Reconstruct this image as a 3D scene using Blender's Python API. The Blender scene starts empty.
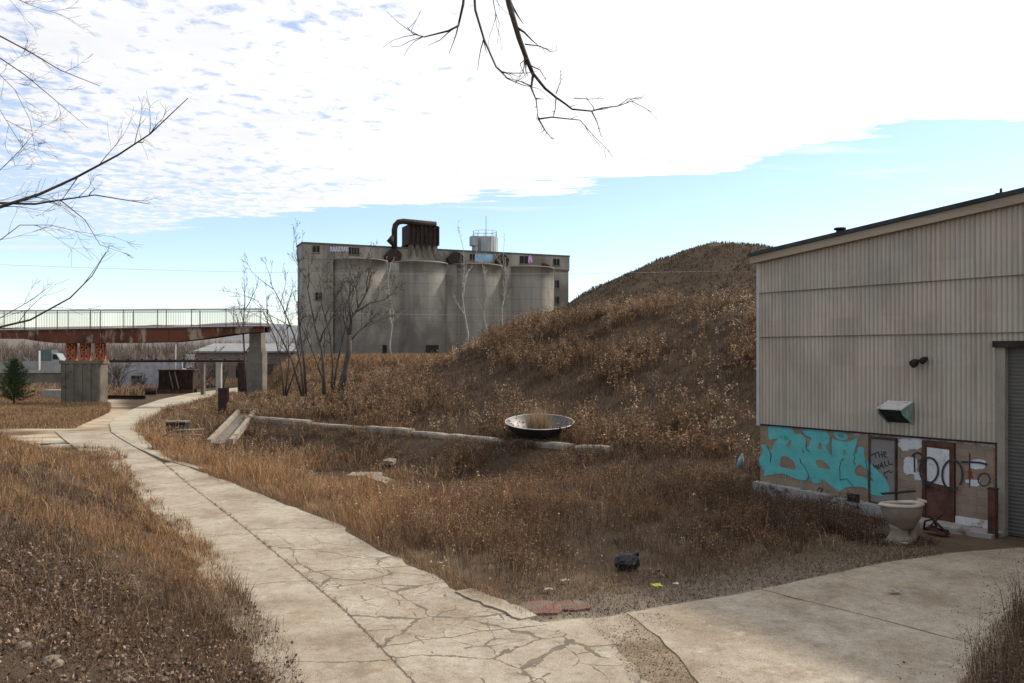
import bpy, math, random
import numpy as np
from mathutils import Vector, Matrix
R = math.radians
random.seed(7)
rng = np.random.default_rng(11)
scene = bpy.context.scene
col = scene.collection
F, CX, HY, CZ = 850.0, 512.0, 354.0, 4.4            # lens (px), principal column, horizon row, eye height

def P(px, py, d):                                    # pixel + distance -> world point
    return Vector(((px-CX)/F*d, d, CZ-(py-HY)/F*d))
def G(px, py, z=0.0):                                # pixel -> point on the ground plane z
    d = F*(CZ-z)/(py-HY)
    return ((px-CX)/F*d, d)

# ------------------------------------------------------------------ object helpers
def tag(o, label=None, cat=None, group=None, kind=None):
    if label: o['label'] = label
    if cat: o['category'] = cat
    if group: o['group'] = group
    if kind: o['kind'] = kind
    return o
def thing(name, label, cat, loc=(0,0,0), rz=0, group=None):
    o = bpy.data.objects.new(name, None); col.objects.link(o)
    o.location = loc; o.rotation_euler = (0,0,rz); o.empty_display_size = .3
    return tag(o, label, cat, group)

class MB:
    def __init__(s): s.v=[]; s.f=[]; s.sm=[]
    def add(s, vs, fs, smooth=False, M=None):
        k=len(s.v)
        for p in vs:
            p=Vector(p)
            s.v.append(M@p if M else p)
        for f in fs: s.f.append([i+k for i in f]); s.sm.append(smooth)
        return s
    def box(s, a, b, M=None):
        x0,y0,z0=a; x1,y1,z1=b
        return s.add([(x0,y0,z0),(x1,y0,z0),(x1,y1,z0),(x0,y1,z0),(x0,y0,z1),(x1,y0,z1),(x1,y1,z1),(x0,y1,z1)],
              [(0,3,2,1),(4,5,6,7),(0,1,5,4),(1,2,6,5),(2,3,7,6),(3,0,4,7)], False, M)
    def cbox(s, c, d, M=None):
        return s.box([c[i]-d[i]/2 for i in range(3)],[c[i]+d[i]/2 for i in range(3)],M)
    def bar(s, a, b, w, h=None):                     # rectangular bar between two points
        a=Vector(a); b=Vector(b); h=h or w; t=(b-a); L=t.length
        if L<1e-6: return s
        q=t.to_track_quat('X','Z').to_matrix().to_4x4(); q.translation=a
        return s.box((0,-w/2,-h/2),(L,w/2,h/2),q)
    def tube(s, pts, rad, n=6, cap=True, smooth=True):
        pts=[Vector(p) for p in pts]; m=len(pts)
        if not hasattr(rad,'__len__'): rad=[rad]*m
        vs=[]; up=None
        for i,p in enumerate(pts):
            t=(pts[min(i+1,m-1)]-pts[max(i-1,0)])
            if t.length<1e-9: t=Vector((0,0,1))
            t.normalize()
            if up is None:
                up=Vector((0,0,1)) if abs(t.z)<.9 else Vector((1,0,0))
            a=t.cross(up)
            if a.length<1e-6: a=t.orthogonal()
            a.normalize(); b=a.cross(t); up=b
            for k in range(n):
                w=2*math.pi*k/n
                vs.append(p+(a*math.cos(w)+b*math.sin(w))*rad[i])
        fs=[]
        for i in range(m-1):
            for k in range(n):
                k2=(k+1)%n
                fs.append((i*n+k,i*n+k2,(i+1)*n+k2,(i+1)*n+k))
        s.add(vs,fs,smooth)
        if cap and n>2:
            k0=len(s.v)-m*n
            s.f.append([k0+k for k in range(n)][::-1]); s.sm.append(False)
            s.f.append([k0+(m-1)*n+k for k in range(n)]); s.sm.append(False)
        return s
    def rings(s, rs, close0=False, close1=False, smooth=True, M=None):   # list of equal-length loops
        n=len(rs[0]); vs=[p for r in rs for p in r]; fs=[]
        for i in range(len(rs)-1):
            for k in range(n):
                k2=(k+1)%n; fs.append((i*n+k,i*n+k2,(i+1)*n+k2,(i+1)*n+k))
        k0=len(s.v); s.add(vs,fs,smooth,M)
        if close0: s.f.append([k0+k for k in range(n)][::-1]); s.sm.append(smooth)
        if close1: s.f.append([k0+(len(rs)-1)*n+k for k in range(n)]); s.sm.append(smooth)
        return s
    def prism(s, poly, z0, z1, M=None):              # polygon in xy, extruded in z (ngon caps)
        n=len(poly)
        vs=[(x,y,z0) for x,y in poly]+[(x,y,z1) for x,y in poly]
        fs=[list(range(n))[::-1],list(range(n,2*n))]+[(i,(i+1)%n,n+(i+1)%n,n+i) for i in range(n)]
        return s.add(vs,fs,False,M)
    def build(s, name, mat, parent=None):
        me=bpy.data.meshes.new(name); me.from_pydata([tuple(p) for p in s.v],[],s.f)
        me.polygons.foreach_set('use_smooth',s.sm); me.materials.append(mat); me.update()
        o=bpy.data.objects.new(name,me); col.objects.link(o)
        if parent: o.parent=parent
        return o
XZ = Matrix(((1,0,0,0),(0,0,-1,0),(0,1,0,0),(0,0,0,1)))       # (s, z, -depth) -> wall plane: x=s, z=second, y=-third
def circle(cx,cy,z,rx,ry,n=24,rot=0):
    return [(cx+rx*math.cos(2*math.pi*k/n+rot),cy+ry*math.sin(2*math.pi*k/n+rot),z) for k in range(n)]

# ------------------------------------------------------------------ noise (python side)
def _h(i,j,seed):
    n=(i.astype(np.int64)*374761393+j.astype(np.int64)*668265263+seed*974711)&0x7fffffff
    n=((n^(n>>13))*1274126177)&0x7fffffff
    return ((n^(n>>16))&0xffff)/65535.0
def vn(x,y,sc=1.0,seed=0):
    x=np.asarray(x,float)*sc; y=np.asarray(y,float)*sc
    i=np.floor(x); j=np.floor(y); a=x-i; b=y-j; a=a*a*(3-2*a); b=b*b*(3-2*b)
    return (_h(i,j,seed)*(1-a)+_h(i+1,j,seed)*a)*(1-b)+(_h(i,j+1,seed)*(1-a)+_h(i+1,j+1,seed)*a)*b
def fbm(x,y,sc=1.0,seed=0,o=4):
    t=0; w=0; k=1.0
    for q in range(o):
        t=t+k*vn(x,y,sc*2**q,seed+q*17); w+=k; k*=.5
    return t/w
def sm(a,b,x):
    t=np.clip((np.asarray(x,float)-a)/(b-a),0,1); return t*t*(3-2*t)
def seg_dist(x,y,poly,closed=True):
    d=np.full(np.shape(x),1e9)
    n=len(poly)
    for i in range(n if closed else n-1):
        ax,ay=poly[i]; bx,by=poly[(i+1)%n]; ex,ey=bx-ax,by-ay
        t=np.clip(((x-ax)*ex+(y-ay)*ey)/(ex*ex+ey*ey+1e-12),0,1)
        d=np.minimum(d,np.hypot(x-ax-t*ex,y-ay-t*ey))
    return d
def inside(x,y,poly):
    c=np.zeros(np.shape(x),bool); n=len(poly)
    for i in range(n):
        ax,ay=poly[i]; bx,by=poly[(i+1)%n]
        with np.errstate(divide='ignore',invalid='ignore'):
            xx=(bx-ax)*(y-ay)/(by-ay+1e-15)+ax
        c^=((ay>y)!=(by>y))&(x<xx)
    return c

# ------------------------------------------------------------------ materials
class NG:
    def __init__(s,name):
        s.m=bpy.data.materials.new(name); s.m.use_nodes=True; s.t=s.m.node_tree; s.t.nodes.clear()
        s.out=s.n('ShaderNodeOutputMaterial'); s.b=s.n('ShaderNodeBsdfPrincipled'); s.l(s.b.outputs[0],s.out.inputs[0])
        s.tc=s.n('ShaderNodeTexCoord')
    def n(s,ty,**k):
        x=s.t.nodes.new(ty)
        for a,b in k.items(): setattr(x,a,b)
        return x
    def l(s,a,b): s.t.links.new(a,b)
    def put(s,inp,v):
        if hasattr(v,'is_output'): s.l(v,inp)
        else: inp.default_value=v
    def math(s,op,a,b=0,c=0,clamp=False):
        x=s.n('ShaderNodeMath',operation=op); x.use_clamp=clamp
        s.put(x.inputs[0],a); s.put(x.inputs[1],b); s.put(x.inputs[2],c); return x.outputs[0]
    def vec(s,op,a,b):
        x=s.n('ShaderNodeVectorMath',operation=op); s.put(x.inputs[0],a); s.put(x.inputs[1],b); return x.outputs[0]
    def mapping(s,v,sc=(1,1,1),loc=(0,0,0)):
        x=s.n('ShaderNodeMapping'); s.l(v,x.inputs[0]); x.inputs['Scale'].default_value=sc; x.inputs['Location'].default_value=loc; return x.outputs[0]
    def noise(s,v,sc,det=5,rough=.55,dist=0,col=False):
        x=s.n('ShaderNodeTexNoise'); s.l(v,x.inputs['Vector']); x.inputs['Scale'].default_value=sc; x.inputs['Detail'].default_value=det
        x.inputs['Roughness'].default_value=rough; x.inputs['Distortion'].default_value=dist
        return x.outputs['Color'] if col else x.outputs['Fac']
    def ramp(s,f,stops):
        x=s.n('ShaderNodeValToRGB'); s.put(x.inputs[0],f); e=x.color_ramp.elements
        while len(e)<len(stops): e.new(.5)
        for i,(p,c) in enumerate(stops):
            e[i].position=p; e[i].color=(c[0],c[1],c[2],1) if hasattr(c,'__len__') else (c,c,c,1)
        return x.outputs[0]
    def mix(s,f,a,b,mode='MIX'):
        x=s.n('ShaderNodeMix',data_type='RGBA',blend_type=mode)
        s.put(x.inputs[0],f)
        for i,v in ((6,a),(7,b)):
            if hasattr(v,'is_output'): s.l(v,x.inputs[i])
            else: x.inputs[i].default_value=(v[0],v[1],v[2],1)
        return x.outputs[2]
    def bump(s,h,st=.3,dist=.02):
        x=s.n('ShaderNodeBump'); s.l(h,x.inputs['Height']); x.inputs['Strength'].default_value=st; x.inputs['Distance'].default_value=dist
        s.l(x.outputs[0],s.b.inputs['Normal'])
    def fin(s,c,rough=.85,metal=0,spec=.3):
        s.put(s.b.inputs['Base Color'],c if hasattr(c,'is_output') else (c[0],c[1],c[2],1))
        s.put(s.b.inputs['Roughness'],rough); s.b.inputs['Metallic'].default_value=metal; s.b.inputs['Specular IOR Level'].default_value=spec
        return s.m
def M_(name,c1,c2,sc=2.,stretch=(1,1,1),rough=.85,metal=0,bump=.25,bsc=30,spot=None,spot_at=.62,spot_sc=1.2,c3=None,spec=.3,bd=.02):
    g=NG(name); v=g.mapping(g.tc.outputs['Object'],stretch)
    f=g.noise(v,sc,6,.6)
    st=[(.32,c1),(.68,c2)]
    if c3: st=[(.3,c1),(.5,c2),(.7,c3)]
    c=g.ramp(f,st)
    fine=g.noise(g.tc.outputs['Object'],bsc,4,.6)
    c=g.mix(.35,c,g.ramp(fine,[(.3,.55),(.7,1.25)]),'MULTIPLY')
    if spot:
        k=g.noise(g.mapping(g.tc.outputs['Object'],stretch,(5.3,1.7,3.1)),spot_sc,6,.65)
        c=g.mix(g.ramp(k,[(spot_at,0),(spot_at+.08,1)]),c,spot)
    if bump: g.bump(fine,bump,bd)
    return g.fin(c,rough,metal,spec)

M={}
M['rust']=M_('rust',(.035,.017,.012),(.085,.036,.02),3,c3=(.13,.06,.035),bump=.4)
M['dark_rust']=M_('dark_rust',(.012,.009,.008),(.03,.018,.014),2,c3=(.055,.028,.02),bump=.3)
M['girder']=M_('girder_rust',(.035,.016,.012),(.11,.037,.02),.5,stretch=(1,1,.4),c3=(.13,.047,.027),spot=(.27,.22,.16),spot_at=.525,spot_sc=.8,bump=.3)
M['orange']=M_('orange_paint',(.2,.05,.025),(.48,.17,.085),4,spot=(.6,.5,.4),spot_at=.6,spot_sc=5)
M['silo']=None
M['conc']=M_('old_concrete',(.09,.076,.057),(.175,.15,.118),.9,spot=(.075,.062,.05),spot_at=.62,bump=.5,bsc=14)
M['pale_conc']=M_('pale_concrete',(.24,.225,.195),(.35,.335,.30),1.2,bump=.3)
M['wallblock']=M_('weathered_block',(.17,.14,.105),(.31,.26,.2),1.3,spot=(.11,.085,.06),spot_at=.55,spot_sc=2,bump=.6,bsc=12)
M['grey_metal']=M_('grey_sheet_metal',(.22,.24,.25),(.38,.40,.41),1.5,stretch=(1,1,.2),rough=.55,metal=.2,bump=.1)
M['lap']=M_('shadow_lap',(.10,.075,.055),(.24,.19,.14),1.5,stretch=(1,1,1),bump=.2)
M['black']=M_('black_void',(.008,.008,.008),(.02,.018,.016),2)
M['rail']=M_('rail_steel',(.07,.055,.05),(.16,.13,.12),4)
M['white']=M_('white_paint',(.50,.485,.46),(.62,.60,.57),3,spot=(.36,.31,.25),spot_at=.6,spot_sc=4,bump=.1)
M['spray']=M_('black_spray',(.012,.012,.014),(.04,.04,.045),6,bump=0)
M['bark']=M_('bark',(.045,.033,.026),(.115,.09,.075),6,stretch=(1,1,.25),bump=.6,bsc=25)
M['pale_bark']=M_('pale_bark',(.3,.26,.22),(.45,.4,.35),5,bump=.2)
M['teal']=M_('teal_spray_paint',(.085,.36,.335),(.125,.45,.415),3,rough=.7,bump=.15,spot=(.045,.24,.24),spot_at=.6,spot_sc=2.5)
M['ceramic']=M_('stained_ceramic',(.19,.145,.10),(.28,.22,.155),2.2,rough=.5,bump=.1,spot=(.2,.14,.09),spot_at=.62,spot_sc=3,spec=.5)
M['rimc']=M_('pale_ceramic',(.33,.27,.21),(.44,.37,.30),3,rough=.45,bump=.05,spot=(.22,.17,.12),spot_at=.58,spot_sc=4,spec=.5)
M['stone']=M_('fieldstone',(.11,.085,.065),(.26,.205,.155),3,bump=.6,bsc=14)

def silo_mat():
    g=NG('silo_concrete'); o=g.tc.outputs['Object']
    st=g.noise(g.mapping(o,(1,1,.05)),.9,7,.65)
    big=g.noise(g.mapping(o,(1,1,.6)),.16,5,.6)
    c=g.ramp(st,[(.3,(.175,.157,.13)),(.5,(.25,.23,.195)),(.72,(.315,.292,.252))])
    c=g.mix(g.ramp(big,[(.43,0),(.56,.85)]),c,(.12,.108,.092))
    sp=g.noise(g.mapping(o,(1,1,.8),(3,9,2)),.23,7,.7)
    c=g.mix(g.ramp(sp,[(.58,0),(.72,.5)]),c,(.44,.42,.375))
    # shuttering lines
    z=g.n('ShaderNodeSeparateXYZ'); g.l(o,z.inputs[0])
    fr=g.math('FRACT',g.math('MULTIPLY',z.outputs[2],.55))
    ln=g.math('LESS_THAN',fr,.05)
    c=g.mix(g.math('MULTIPLY',ln,.4),c,(.12,.10,.08))
    fine=g.noise(o,6,5,.6); g.bump(fine,.3,.05)
    return g.fin(c,.9)
M['silo']=silo_mat()

def siding_mat():
    g=NG('corrugated_siding'); o=g.tc.outputs['Object']
    sx=g.n('ShaderNodeSeparateXYZ'); g.l(o,sx.inputs[0])
    sheet=g.math('FLOOR',g.math('DIVIDE',sx.outputs[0],.82)); row=g.math('FLOOR',g.math('DIVIDE',sx.outputs[2],1.36))
    cv=g.n('ShaderNodeCombineXYZ'); g.l(sheet,cv.inputs[0]); g.l(row,cv.inputs[1])
    wn=g.n('ShaderNodeTexWhiteNoise'); g.l(cv.outputs[0],wn.inputs[0])
    c=g.mix(wn.outputs['Value'],(.42,.352,.268),(.485,.41,.318))
    cool=g.ramp(g.noise(g.mapping(o,(.7,.7,.5)),.8,4),[(.5,0),(.62,.5)])
    c=g.mix(cool,c,(.385,.345,.295))
    st=g.noise(g.mapping(o,(9,9,.35)),1.0,5,.6)
    c=g.mix(g.ramp(st,[(.52,0),(.72,.7)]),c,(.27,.205,.15))
    big=g.noise(g.mapping(o,(.6,1,.35),(3,1,9)),1.1,6,.65); c=g.mix(.55,c,g.ramp(big,[(.34,.72),(.5,1.),(.66,1.12)]),'MULTIPLY')
    fl=g.noise(g.mapping(o,(4,4,2.5),(2,4,7)),2.2,6,.7)
    c=g.mix(g.ramp(fl,[(.68,0),(.76,.6)]),c,(.16,.085,.05))
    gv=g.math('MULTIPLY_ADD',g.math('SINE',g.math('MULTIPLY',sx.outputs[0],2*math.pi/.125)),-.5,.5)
    c=g.mix(g.math('MULTIPLY',g.math('POWER',gv,3),.5),c,(.22,.175,.13))  # dirt tone in the grooves, put in to strengthen the ribs' shading
    g.bump(g.noise(o,9,3),.08,.02)
    return g.fin(c,.6,0,.3)
M['siding']=siding_mat()

def masonry_mat():
    g=NG('painted_block_wall'); o=g.tc.outputs['Object']
    br=g.n('ShaderNodeTexBrick'); v=g.mapping(o,(1,1,1))
    sx=g.n('ShaderNodeSeparateXYZ'); g.l(o,sx.inputs[0]); cv=g.n('ShaderNodeCombineXYZ'); g.l(sx.outputs[0],cv.inputs[0]); g.l(sx.outputs[2],cv.inputs[1])
    g.l(cv.outputs[0],br.inputs['Vector']); br.inputs['Scale'].default_value=1; br.inputs['Brick Width'].default_value=.4; br.inputs['Row Height'].default_value=.2
    br.inputs['Mortar Size'].default_value=.008; br.inputs['Color1'].default_value=(.215,.15,.098,1); br.inputs['Color2'].default_value=(.245,.178,.12,1); br.inputs['Mortar'].default_value=(.17,.12,.082,1)
    n=g.noise(o,1.6,6,.6); c=g.mix(g.ramp(n,[(.45,0),(.7,.6)]),br.outputs['Color'],(.36,.26,.18))
    n2=g.noise(g.mapping(o,(1,1,.5),(4,1,8)),2.6,6,.7); c=g.mix(g.ramp(n2,[(.58,0),(.68,.6)]),c,(.16,.105,.07))
    # whitewash left along the top and flaking in the right hand bays
    zt=sx.outputs[2]; nz=g.noise(o,5,6,.75)
    topb=g.math('GREATER_THAN',g.math('ADD',zt,g.math('MULTIPLY',nz,.42)),2.34)
    right=g.math('GREATER_THAN',sx.outputs[0],3.1)
    c=g.mix(g.math('MULTIPLY',g.math('MULTIPLY',topb,right),.85),c,(.42,.40,.38))
    h=g.math('SUBTRACT',g.noise(o,20,3),g.math('MULTIPLY',br.outputs['Fac'],.5)); g.bump(h,.4,.01)
    return g.fin(c,.85)
M['masonry']=masonry_mat()

def paved(name,uv,lanecracks,gain=.85):
    g=NG(name); o=g.tc.outputs['Object']
    big=g.noise(o,.55,6,.62); mid=g.noise(g.mapping(o,(1,1,1),(7,3,0)),2.1,7,.68); fine=g.noise(o,38,5,.7)
    c=g.ramp(big,[(.3,(.25,.195,.135)),(.48,(.36,.30,.225)),(.66,(.435,.38,.30))])
    c=g.mix(g.ramp(mid,[(.55,0),(.72,.6)]),c,(.20,.15,.10))
    c=g.mix(g.ramp(g.noise(g.mapping(o,(1,1,1),(1,13,0)),.9,7,.7),[(.54,0),(.7,.6)]),c,(.27,.19,.11))
    c=g.mix(g.ramp(g.noise(g.mapping(o,(1,1,1),(4,2,0)),7,6,.75),[(.58,0),(.7,.5)]),c,(.17,.13,.09))
    c=g.mix(.75,c,g.ramp(fine,[(.32,.5),(.5,1.),(.68,1.25)]),'MULTIPLY')
    c=g.mix(.6,c,g.ramp(g.noise(g.mapping(o,(1,1,1),(6,1,0)),4.5,7,.75),[(.35,.62),(.5,1.),(.65,1.18)]),'MULTIPLY')
    pit=g.noise(o,60,4,.7); c=g.mix(g.ramp(pit,[(.56,0),(.66,.6)]),c,(.15,.115,.085))
    c=g.mix(g.ramp(g.noise(g.mapping(o,(1,1,1),(8,8,0)),16,5,.8),[(.58,0),(.66,.55)]),c,(.19,.145,.10))
    c=g.mix(g.ramp(g.noise(g.mapping(o,(1,1,1),(3,5,0)),1.5,8,.75),[(.57,0),(.65,.5)]),c,(.50,.45,.37))
    c=g.mix(g.ramp(g.noise(g.mapping(o,(1,1,1),(11,5,0)),1.15,9,.78),[(.55,0),(.62,.55)]),c,(.20,.16,.12))
    c=g.mix(g.ramp(g.noise(g.mapping(o,(1,1,1),(2,15,0)),26,3,.7),[(.62,0),(.67,.7)]),c,(.12,.095,.07))
    height=g.math('ADD',g.math('MULTIPLY',fine,.25),g.math('MULTIPLY',mid,.5))
    if uv:
        u=g.tc.outputs['UV']; sx=g.n('ShaderNodeSeparateXYZ'); g.l(u,sx.inputs[0]); U,V=sx.outputs[0],sx.outputs[1]
        wob=g.math('MULTIPLY',g.math('SUBTRACT',g.noise(u,1.1,5,.7),.5),.55)
        wob2=g.math('MULTIPLY',g.math('SUBTRACT',g.noise(u,6,4,.7),.5),.08)
        trv=g.math('ABSOLUTE',g.math('SUBTRACT',g.math('FRACT',g.math('ADD',g.math('DIVIDE',g.math('ADD',V,wob),4.7),.13)),.5))
        tr=g.math('LESS_THAN',g.math('MULTIPLY',trv,4.7),g.math('MULTIPLY',g.noise(u,2.3,3),.042))
        def cr(sc,wd,amp,loc):
            nn=g.noise(g.mapping(u,(1,1,1),loc),1.6,5,.65,0,True)
            wv=g.vec('ADD',g.vec('MULTIPLY',u,(1,.75,1)),g.vec('MULTIPLY',g.vec('SUBTRACT',nn,(.5,.5,.5)),(amp,amp,0)))
            vo=g.n('ShaderNodeTexVoronoi',feature='DISTANCE_TO_EDGE'); g.l(wv,vo.inputs['Vector']); vo.inputs['Scale'].default_value=sc
            return g.math('LESS_THAN',vo.outputs['Distance'],g.math('MULTIPLY',g.ramp(g.noise(u,1.5,4,.7),[(.34,.12),(.5,.5),(.68,1.6)]),wd))
        if lanecracks:
            dm=g.math('ADD',g.math('MULTIPLY',g.math('SUBTRACT',15.5,V),.33),g.math('MULTIPLY',g.math('SUBTRACT',g.noise(u,.7,3),.5),2.2))
            mask=g.math('MULTIPLY',dm,1,clamp=True)
            a=g.math('MULTIPLY',cr(.66,.022,.42,(0,0,0)),mask)
            b=g.math('MULTIPLY',g.math('MULTIPLY',cr(1.6,.022,.3,(3,1,0)),mask),g.math('GREATER_THAN',g.noise(g.mapping(u,(1,1,1),(9,2,0)),.9,3),.48))
            crk=g.math('MAXIMUM',g.math('MAXIMUM',a,b),tr)
        else:
            jl=g.math('LESS_THAN',g.math('ABSOLUTE',g.math('ADD',U,g.math('ADD',.03,g.math('MULTIPLY',wob2,1.8)))),g.math('MULTIPLY',g.math('POWER',g.noise(u,2.6,5,.7),2),.075))
            crk=g.math('MAXIMUM',tr,jl)
        soft=g.ramp(g.noise(u,3.3,5,.7),[(.3,.7),(.55,1)])
        c=g.mix(g.math('MULTIPLY',crk,soft),c,(.15,.12,.09))
        if lanecracks:
            dust=g.ramp(g.math('ADD',g.noise(g.mapping(u,(1,1,1),(2,6,0)),1.1,6,.7),g.math('MULTIPLY',mask,.10)),[(.80,0),(.86,.6)])
            grit=g.ramp(g.noise(u,34,4,.75),[(.35,(.09,.07,.05)),(.55,(.2,.16,.115)),(.7,(.33,.28,.22))])
            c=g.mix(dust,c,grit)
        height=g.math('SUBTRACT',height,g.math('MULTIPLY',crk,1.2))
    c=g.mix(1.0,c,(gain,gain*1.0,gain*.985),'MULTIPLY')
    g.bump(height,.6,.025)
    return g.fin(c,.9,0,.15)
M['road']=paved('road_concrete',True,False)
M['road_cracked']=paved('road_concrete_cracked',True,True)
M['slab']=paved('slab_concrete',False,False,.88)

def soil_mat():
    g=NG('dry_soil'); o=g.tc.outputs['Object']
    a=g.noise(o,.35,6,.6); b=g.noise(o,3.5,6,.7); f=g.noise(o,24,5,.7)
    c=g.ramp(a,[(.3,(.075,.05,.032)),(.5,(.115,.08,.05)),(.7,(.16,.115,.072))])
    c=g.mix(g.ramp(b,[(.5,0),(.68,.6)]),c,(.06,.042,.028))
    c=g.mix(.5,c,g.ramp(f,[(.3,.45),(.55,1),(.7,1.6)]),'MULTIPLY')
    hl=g.n('ShaderNodeAttribute',attribute_name='hill'); c=g.mix(g.math('MULTIPLY',hl.outputs['Fac'],.8),c,g.ramp(f,[(.3,(.028,.019,.013)),(.55,(.06,.041,.028)),(.7,(.10,.07,.046))]))
    at=g.n('ShaderNodeAttribute',attribute_name='gravel'); 
    gr=g.ramp(g.noise(o,30,5,.75),[(.3,(.11,.09,.07)),(.5,(.18,.15,.12)),(.7,(.27,.235,.195))])
    c=g.mix(g.math('MULTIPLY',at.outputs['Fac'],g.ramp(b,[(.3,.4),(.55,1)])),c,gr)
    du=g.n('ShaderNodeAttribute',attribute_name='dirt')
    tan=g.ramp(g.noise(g.mapping(o,(.4,1.6,1)),.6,6,.65),[(.3,(.20,.145,.09)),(.52,(.36,.28,.19)),(.7,(.46,.385,.29))])
    c=g.mix(du.outputs['Fac'],c,tan)
    g.bump(g.math('ADD',f,g.math('MULTIPLY',b,2)),.7,.04)
    return g.fin(c,.95,0,.1)
M['soil']=soil_mat()

def veg_mat(name,transl=.25,rough=.8):
    g=NG(name); a=g.n('ShaderNodeAttribute',attribute_name='Col')
    g.fin(a.outputs['Color'],rough,0,.15)
    tr=g.n('ShaderNodeBsdfTranslucent'); g.l(a.outputs['Color'],tr.inputs[0])
    mx=g.n('ShaderNodeMixShader'); mx.inputs[0].default_value=transl
    g.l(g.b.outputs[0],mx.inputs[1]); g.l(tr.outputs[0],mx.inputs[2]); g.l(mx.outputs[0],g.out.inputs[0])
    return g.m
M['veg']=veg_mat('dry_vegetation'); M['leaf']=veg_mat('dead_leaves',.1); M['needle']=veg_mat('pine_needles',.1)
def water_mat():
    g=NG('still_water'); g.bump(g.noise(g.tc.outputs['Object'],3,3),.05,.02); return g.fin((.045,.036,.028),.16,0,.22)
M['water']=water_mat()

# ------------------------------------------------------------------ ground plan
LEFT=[(-1.7,8.3),(-2.2,9.5),(-3.14,11.37),(-4.05,13.1),(-5.16,14.96),(-7.62,20.0),(-10.5,24.6),(-15.8,33.7),(-20.2,42.0)]
RIGHT=[(.30,13.96),(-.57,15.2),(-1.63,16.9),(-2.4,18.2),(-4.27,21.7),(-6.06,24.3),(-8.5,27.5),(-11.8,32.2),(-14.3,35.3),(-18.1,42.0),(-22.0,49.5),(-25.0,58.4),(-27.3,66.8),(-28.2,73.3),(-30.5,87.),(-33.,104.)]
FLAT=LEFT+[(-60,44),(-60,300),(300,300),(300,26),(14,19),(10,16),(8,14),(5.6,10.9),(4.4,8.3)]
APRON=[(.30,13.96),(1.83,14.4),(4.62,15.85),(8.0,18.0),(9.9,18.8),(11.6,19.3),(14.5,18.6),(14,18.2),(10,15.6),(8,13.5),(5.6,10.4),(4.4,7.8),(-1.5,7.8)]
WB=np.array((3.7,34.1)); WD=np.array((.756,-.655)); WN=np.array((.655,.756))     # retaining wall line: end, along, behind
SA=Vector((7.8,26.7,0)); SROT=math.atan2(-.81,.587)                                  # shed corner
def wuv(x,y):
    dx,dy=x-WB[0],y-WB[1]; return dx*WN[0]+dy*WN[1], dx*WD[0]+dy*WD[1]
ry=[p[1] for p in RIGHT]; rx=[p[0] for p in RIGHT]
def road_right(y): return np.interp(y,ry,rx)
CV=[-120,-75,-60,-52,-46,-41,-37,-31,-26,-20,-15,-6,10,40]
CC=[0,0,.1,.25,.7,2.6,3.2,3.5,4.4,6.8,7.4,7.7,7.9,7.9]
def shed_local(x,y):
    dx,dy=x-SA.x,y-SA.y; return dx*.587-dy*.81, dx*.81+dy*.587
def H(x,y):
    x=np.asarray(x,float); y=np.asarray(y,float)
    n1=fbm(x,y,.35,3)-.5; n2=fbm(x,y,1.3,9)-.5
    z=-.05+.04*n2*sm(.3,2.5,np.abs(x-road_right(y)))
    z=z+.042*(1-sm(0,1.6,np.where(inside(x,y,APRON),0,seg_dist(x,y,APRON))))
    # spoil heap the camera stands on
    dm=np.where(inside(x,y,FLAT),0,seg_dist(x,y,FLAT))
    mound=np.minimum(.45*dm,2.7+.3*n1*2)*(1-sm(26,40,y))
    z=z+mound*(1+.25*n1)+np.where(dm>0,.12*n2,0)
    # swale
    u,v=wuv(x,y)
    right=sm(0,3.5,x-road_right(y))*sm(15,22,y+np.maximum(0,x-2)*-.5)*(1-sm(55,70,y))
    sw=right*(1-sm(-4,5,v))
    z=z-sw*(.35*sm(.3,3,-u)+.62*np.exp(-((u+3.9)/np.where(u>-3.9,1.9,4.2))**2)*sm(.45,1.6,-u)*sm(1.2,4.5,x-road_right(y)))
    # bank, bench and hill behind the low wall
    crest=np.interp(v,CV,CC)
    t=np.clip((u-1.5)/20,0,1); prof=.35*t+.65*t*t*(3-2*t)
    back=1-.75*sm(22,42,u)
    gate=sm(-2.2,.3,u)*sm(-75,-40,v)
    lx,ly=shed_local(x,y)
    sg=1-sm(-5,-.5,lx)*sm(-4,-.5,ly)
    hill=gate*(.55*sm(-33,-22,v)*(1-sm(-2,16,v)*.6)+ (crest-.7)*prof*back)
    hill=hill+ prof*gate*(1.5*(fbm(x,y,.13,21)-.5)+.9*(fbm(x,y,.5,31)-.5))
    r=np.hypot(x-25.5,(y-98))
    mnd=np.maximum(0,19.4-.47*np.sqrt(r*r+25)+2.0*(fbm(x,y,.09,5)-.5)+.9*(fbm(x,y,.35,6)-.5))
    z=z+sg*np.maximum(hill,mnd*sm(25,40,u))
    q=x/np.maximum(y,1.0)
    yd=sm(-.305,-.25,q)*sm(60,80,y)*(1-sm(150,175,y))*sm(-45,-30,x)
    z=np.where(yd>.01,np.maximum(z,(3.75+.5*n1)*yd-.2),z)
    return z
def HZ(x,y): return float(H(np.array([x]),np.array([y]))[0])

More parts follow.
